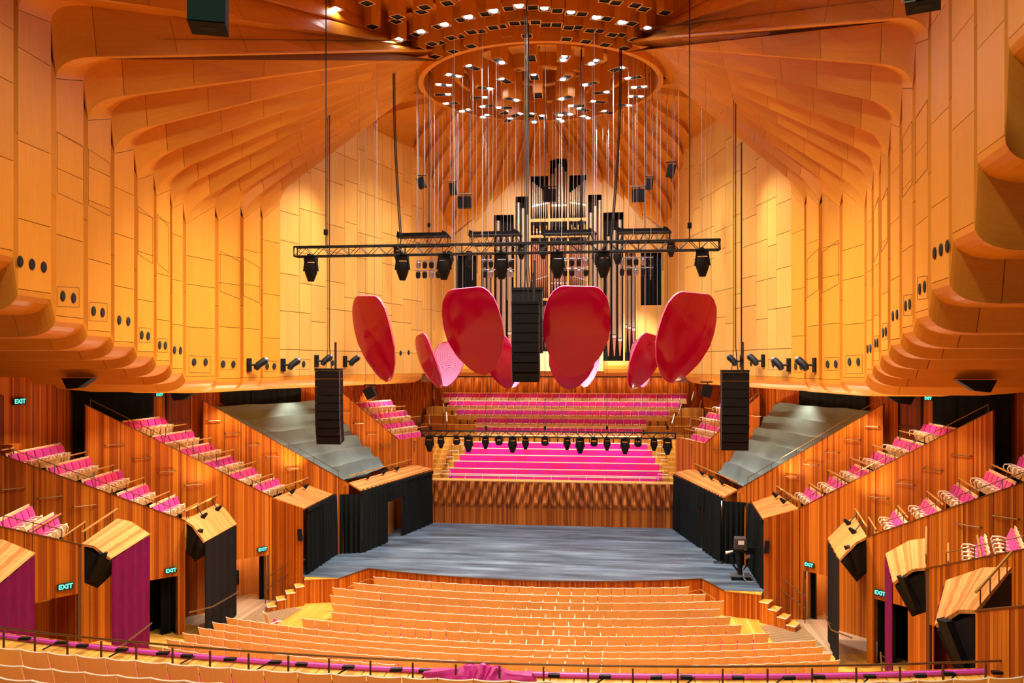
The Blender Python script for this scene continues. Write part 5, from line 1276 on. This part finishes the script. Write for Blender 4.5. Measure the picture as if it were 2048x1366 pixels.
# ------------------------------------------------------------------ large loudspeakers hanging near the camera
def big_speaker(cx, Y, zb, w, d, h, rz, label):
    o = empty('hung_cabinet', (cx, Y, zb)); tag(o, label, 'loudspeaker')
    b = MB().box(-w/2, w/2, -d/2, d/2, 0, h); c, s_ = math.cos(rz), math.sin(rz)
    b.v = [(cx+x*c-y*s_, Y+x*s_+y*c, zb+z) for x, y, z in b.v]; b.build('cabinet', plain('cabinet_black', (.010, .010, .011), .7, spec=.1), o)
    g = MB().box(-w/2*.96, w/2*.96, -d/2-.012, -d/2, .02, h); g.v = [(cx+x*c-y*s_, Y+x*s_+y*c, zb+z) for x, y, z in g.v]; g.build('grille', plain('grille_green', (.006, .020, .016), .8, spec=.05), o)
    g = MB().box(-.12, .14, -.10, .08, -.006, .0); g.v = [(cx+x*c-y*s_, Y+x*s_+y*c, zb+z) for x, y, z in g.v]; g.build('handle_recess', DARK, o)
    MB().tube([(cx, Y, zb+h), (cx, Y, 20)], .02, 5).build('suspension', CABD, o)
    return o
p = pY(417, 58, 14.0); big_speaker(p[0], 14.0, p[2], .62, .62, .9, .35, 'large black hanging loudspeaker with a green-tinted mesh front')
p = pY(1846, 14, 14.0); o = big_speaker(p[0], 14.0, p[2], .5, .5, .9, -.35, 'black hanging loudspeaker with a pale looped cable under the fan ceiling')
MB().tube([(p[0]-.25, 13.8, p[2]+.5), (p[0]-.45, 13.75, p[2]+.15), (p[0]-.38, 13.75, p[2]-.02), (p[0]-.18, 13.8, p[2]+.02)], .012, 5).build('cable_loop', CABL, o)

# ------------------------------------------------------------------ exit signs, doors, drapes at the back of the terraces
EXM = {}
def exit_mesh(h):
    k = round(h, 3)
    if k not in EXM:
        cu = D.curves.new('EXIT', 'FONT'); cu.body = 'EXIT'; cu.size = h*.95; cu.align_x = 'CENTER'; cu.align_y = 'CENTER'; cu.extrude = .004; cu.offset = .004
        t = D.objects.new('exit_text', cu); C.objects.link(t); bpy.context.view_layer.update()
        EXM[k] = D.meshes.new_from_object(t.evaluated_get(bpy.context.evaluated_depsgraph_get())); EXM[k].materials.clear(); EXM[k].materials.append(EXG)
        D.objects.remove(t); D.curves.remove(cu)
    return EXM[k]
def exit_sign(p, n, w, label, group):
    th = math.atan2(n[0], -n[1]); c, s_ = math.cos(th), math.sin(th); h = w*.46
    o = MB().obox(p, (w/2*c, w/2*s_, 0), (n[0]*.03, n[1]*.03, 0), (0, 0, h/2)).build('exit_sign', EXB, o=p); tag(o, label, 'exit sign', group)
    me = exit_mesh(h)
    t = D.objects.new('lettering', me); C.objects.link(t); t.parent = o; t.location = (n[0]*.036, n[1]*.036, 0); t.rotation_euler = (math.pi/2, 0, th)
    return o
for s in (-1, 1):
    for k, x, y, w in (((1, 128, 1172, .42),) if s < 0 else ())+((2, 339.5, 1140, .42), (3, 523, 1098, .42)):
        d, z = wloc(k, x, y); a = math.radians(WALL[k]['ang'])
        exit_sign(wpt(k, d, z, s, .09), (-s*math.cos(a), -math.sin(a)), w, 'green EXIT sign over the doorway of the terrace '+LIDN[k], 'exit signs %d' % k)
    def outer(i, t, z, off=.12):
        a, b = OP[i], OP[i+1]; L = math.dist(a, b); nx, ny = -(b[1]-a[1])/L, (b[0]-a[0])/L
        x, y = lerp(a, b, t); return (s*(x+nx*off), y+ny*off, z), (s*nx, ny)
    p, n = outer(1, .62, 7.72); exit_sign(p, (n[0], n[1]), .5, 'green lit EXIT sign high on the timber wall at the back of the terraces', 'upper exit signs')
    p, n = outer(3, .02, 7.75); exit_sign(p, (n[0], n[1]), .34, 'small green lit EXIT sign tucked under the soffit', 'soffit exit signs')
    for num, (i, t0, t1) in enumerate(((1, .28, .50), (3, .15, .55))):
        a, n = outer(i, t0, 5.6, .07); b, _ = outer(i, t1, 5.6, .07)
        dm = MB().slab([a, b, (b[0], b[1], 7.95), (a[0], a[1], 7.95)], .04).build('door_%d_%s' % (num+5, SIDE[s]), timber('dark_door_%d%s' % (num, SIDE[s]), [(.14, .02, .003), (.2, .035, .004), (.26, .05, .006)])); tag(dm, kind='structure')
        MB().tube([(a[0]+n[0]*.05, a[1]+n[1]*.05, 6.62), (b[0]+n[0]*.05, b[1]+n[1]*.05, 6.62)], .025, 5).build('push_bar', BRZ, dm)
        for q in (a, b): MB().tube([(q[0], q[1], 5.6), (q[0], q[1], 7.95)], .05, 4).build('jamb', BLKM, dm)
    for i, t0, t1, z0, lab in ((2, .06, .93, 5.6, 'black drape closing the back of the terrace box beside the stage steps'), (4, .05, 1.0, 5.9, 'black drape behind the grey dust cover at the back of the terrace')):
        a, n = outer(i, t0, 0, .22); b, _ = outer(i, t1, 0, .22)
        m = 3
        for j in range(m):
            q0, q1 = lerp(a[:2], b[:2], (j+.01)/m), lerp(a[:2], b[:2], (j+.985)/m)
            o = drape([q0, q1], z0, 8.2, pleat=.6, amp=.02, seed=i+j).build('back_drape', BLK, o=(q0[0], q0[1], z0)); tag(o, lab, 'drape', lab)
    # small floodlights clipped to the hoods
    for k, L in ((2, [(.35, .35), (.8, .35)]), (3, [(.3, .25), (.7, .25)]), (4, [(.2, .3), (.42, .3), (.62, .3)])):
        E_, R_, T_, B_ = [(s*x, y, z) for x, y, z in LIDS[k]]
        for t, u in L:
            p = lerp(lerp(E_, R_, t), lerp(B_, T_, t), u); o = empty('hood_floodlight', p); tag(o, 'small black floodlight on the timber hood '+LIDN[k], 'floodlight', 'hood floodlights %d' % k)
            lamp('SPOT', 'hood_lamp', (p[0], p[1], p[2]+.42), 420, (1, .80, .55), (p[0]+s*.7, p[1]-1.2, 8.5), spot_size=2.1, spot_blend=.9, shadow_soft_size=.15)
            top = lerp(E_, R_, t); top = (top[0], top[1], top[2]+.25)
            MB().tube([top, (p[0], p[1], p[2]+.12), (p[0], p[1], p[2]+.2)], .018, 5).build('bracket', BLKM, o)
            MB().tube([(p[0]+s*.06, p[1], p[2]+.14), (p[0]-s*.12, p[1], p[2]+.3)], [.10, .05], 8).build('can', BLKM, o)
    # lectern-like timber ushers' plinth by the upper door
    p, n = outer(1, .42, 0, .9)
    o = MB().box(p[0]-.22, p[0]+.22, p[1]-.22, p[1]+.22, 5.2, 6.35).build('timber_plinth', TIM, o=(p[0], p[1], 5.2)); tag(o, 'square timber plinth by the dark door at the back of the terraces', 'plinth', 'terrace plinths')

# ------------------------------------------------------------------ covered camera pedestal on the stage
bx, by, _ = pZ(1480, 1158, 0)
cm = empty('camera_pedestal', (bx, by, 0)); tag(cm, 'hooded black television camera on a wheeled pedestal by the stage curtain', 'camera')
MB().prism([(bx-.42, by-.3, .16), (bx+.45, by-.3, .16), (bx+.42, by+.32, .16), (bx-.40, by+.32, .16)], [(bx-.42, by-.3, .20), (bx+.45, by-.3, .20), (bx+.42, by+.32, .20), (bx-.40, by+.32, .20)]).build('base_plate', STEEL, cm)
for dx, dy in ((-.34, -.24), (.36, -.24), (-.32, .26), (.34, .26)): MB().tube([(bx+dx-.04, by+dy, .085), (bx+dx+.04, by+dy, .085)], .085, 12).build('wheel', BLKM, cm)
MB().tube([(bx, by, .2), (bx, by, .32), (bx, by, .55), (bx, by, 1.0), (bx, by, 1.12)], [.10, .11, .12, .10, .08], 10).build('column', BLKM, cm, smooth=True)
for sx in (-1, 1): MB().tube([(bx+sx*.05, by-.02, .3), (bx+sx*.26, by-.02, .55), (bx+sx*.30, by-.02, .85), (bx+sx*.26, by-.02, 1.1), (bx+sx*.08, by-.02, 1.15)], .045, 6).build('cable_loop', BLKM, cm)
MB().obox((bx, by, 1.18), (.34, 0, -.03), (0, .06, 0), (0, 0, .035)).build('pan_head', BLKM, cm)
hd = MB(); hd.prism([(bx-.24, by-.2, 1.28), (bx+.24, by-.2, 1.28), (bx+.24, by+.22, 1.28), (bx-.24, by+.22, 1.28)], [(bx-.25, by-.16, 1.72), (bx+.25, by-.16, 1.72), (bx+.22, by+.18, 1.76), (bx-.22, by+.18, 1.76)]); hd.build('hood', plain('camera_hood', (.055, .042, .038), .7), cm)
MB().obox((bx+.02, by-.20, 1.56), (.12, 0, 0), (0, .006, 0), (0, .008, .085)).build('paper_note', PAPER, cm)
MB().tube([(bx-.32, by-.25, 1.22), (bx-.62, by-.28, 1.14)], [.03, .07], 6).build('script_lamp', PAPER, cm)
MB().tube([(bx-.38, by-.22, 1.32), (bx+.1, by-.24, 1.20), (bx+.35, by-.22, 1.12)], .022, 5).build('pan_bar', BLKM, cm)
MB().obox((bx+.48, by, 1.2), (.16, .04, 0), (0, .05, 0), (0, 0, .14)).build('monitor', BLKM, cm)
MB().obox((bx+.3, by-.1, .98), (.09, 0, .03), (0, .06, 0), (0, 0, .07)).build('zoom_control', STEEL, cm)
MB().tube([(bx+.1, by-.1, .5), (bx+.12, by-.3, .1), (bx+.2, by-.45, .02), (bx+.5, by-.5, .02), (bx+.72, by-.3, .02), (bx+.55, by-.15, .02), (bx+.85, by-.1, .02)], .02, 5).build('cable', CABL, cm)
p = pZ(1437, 1127, 0); o = empty('cable_coil', p); tag(o, 'small coil of cable lying at the foot of the black stage curtain', 'cable coil')
for j in range(3): MB().tube([(p[0]+(.16+.03*j)*math.cos(t), p[1]+.12*math.sin(t), .03+.02*j) for t in np.linspace(0, 6.3, 14)], .018, 5).build('turn', CABD if j else CABL, o)

# ------------------------------------------------------------------ labels of mirrored pairs: say on which side of the hall they stand
BOTH = {}
for o in D.objects:
    if o.parent is None and 'label' in o and o.get('kind') is None:
        if o.name.split('.')[0] in ('stalls_chair', 'circle_chair', 'moving_light', 'hanging_cable', 'downlight_box', 'lighting_pod', 'rail_lamp') or 'crow' in o: continue
        BOTH.setdefault(o['label'], []).append(o)
for lab, L in BOTH.items():
    xs_ = [o.location.x for o in L]
    if 'choir chair with' in lab or 'choir row' in lab or min(xs_) > 0 or max(xs_) < 0: continue
    for o in L:
        suf = ', camera pedestal side' if o.location.x > 0 else ', away from camera pedestal'
        if len((lab+suf).split()) <= 16: o['label'] = lab+suf
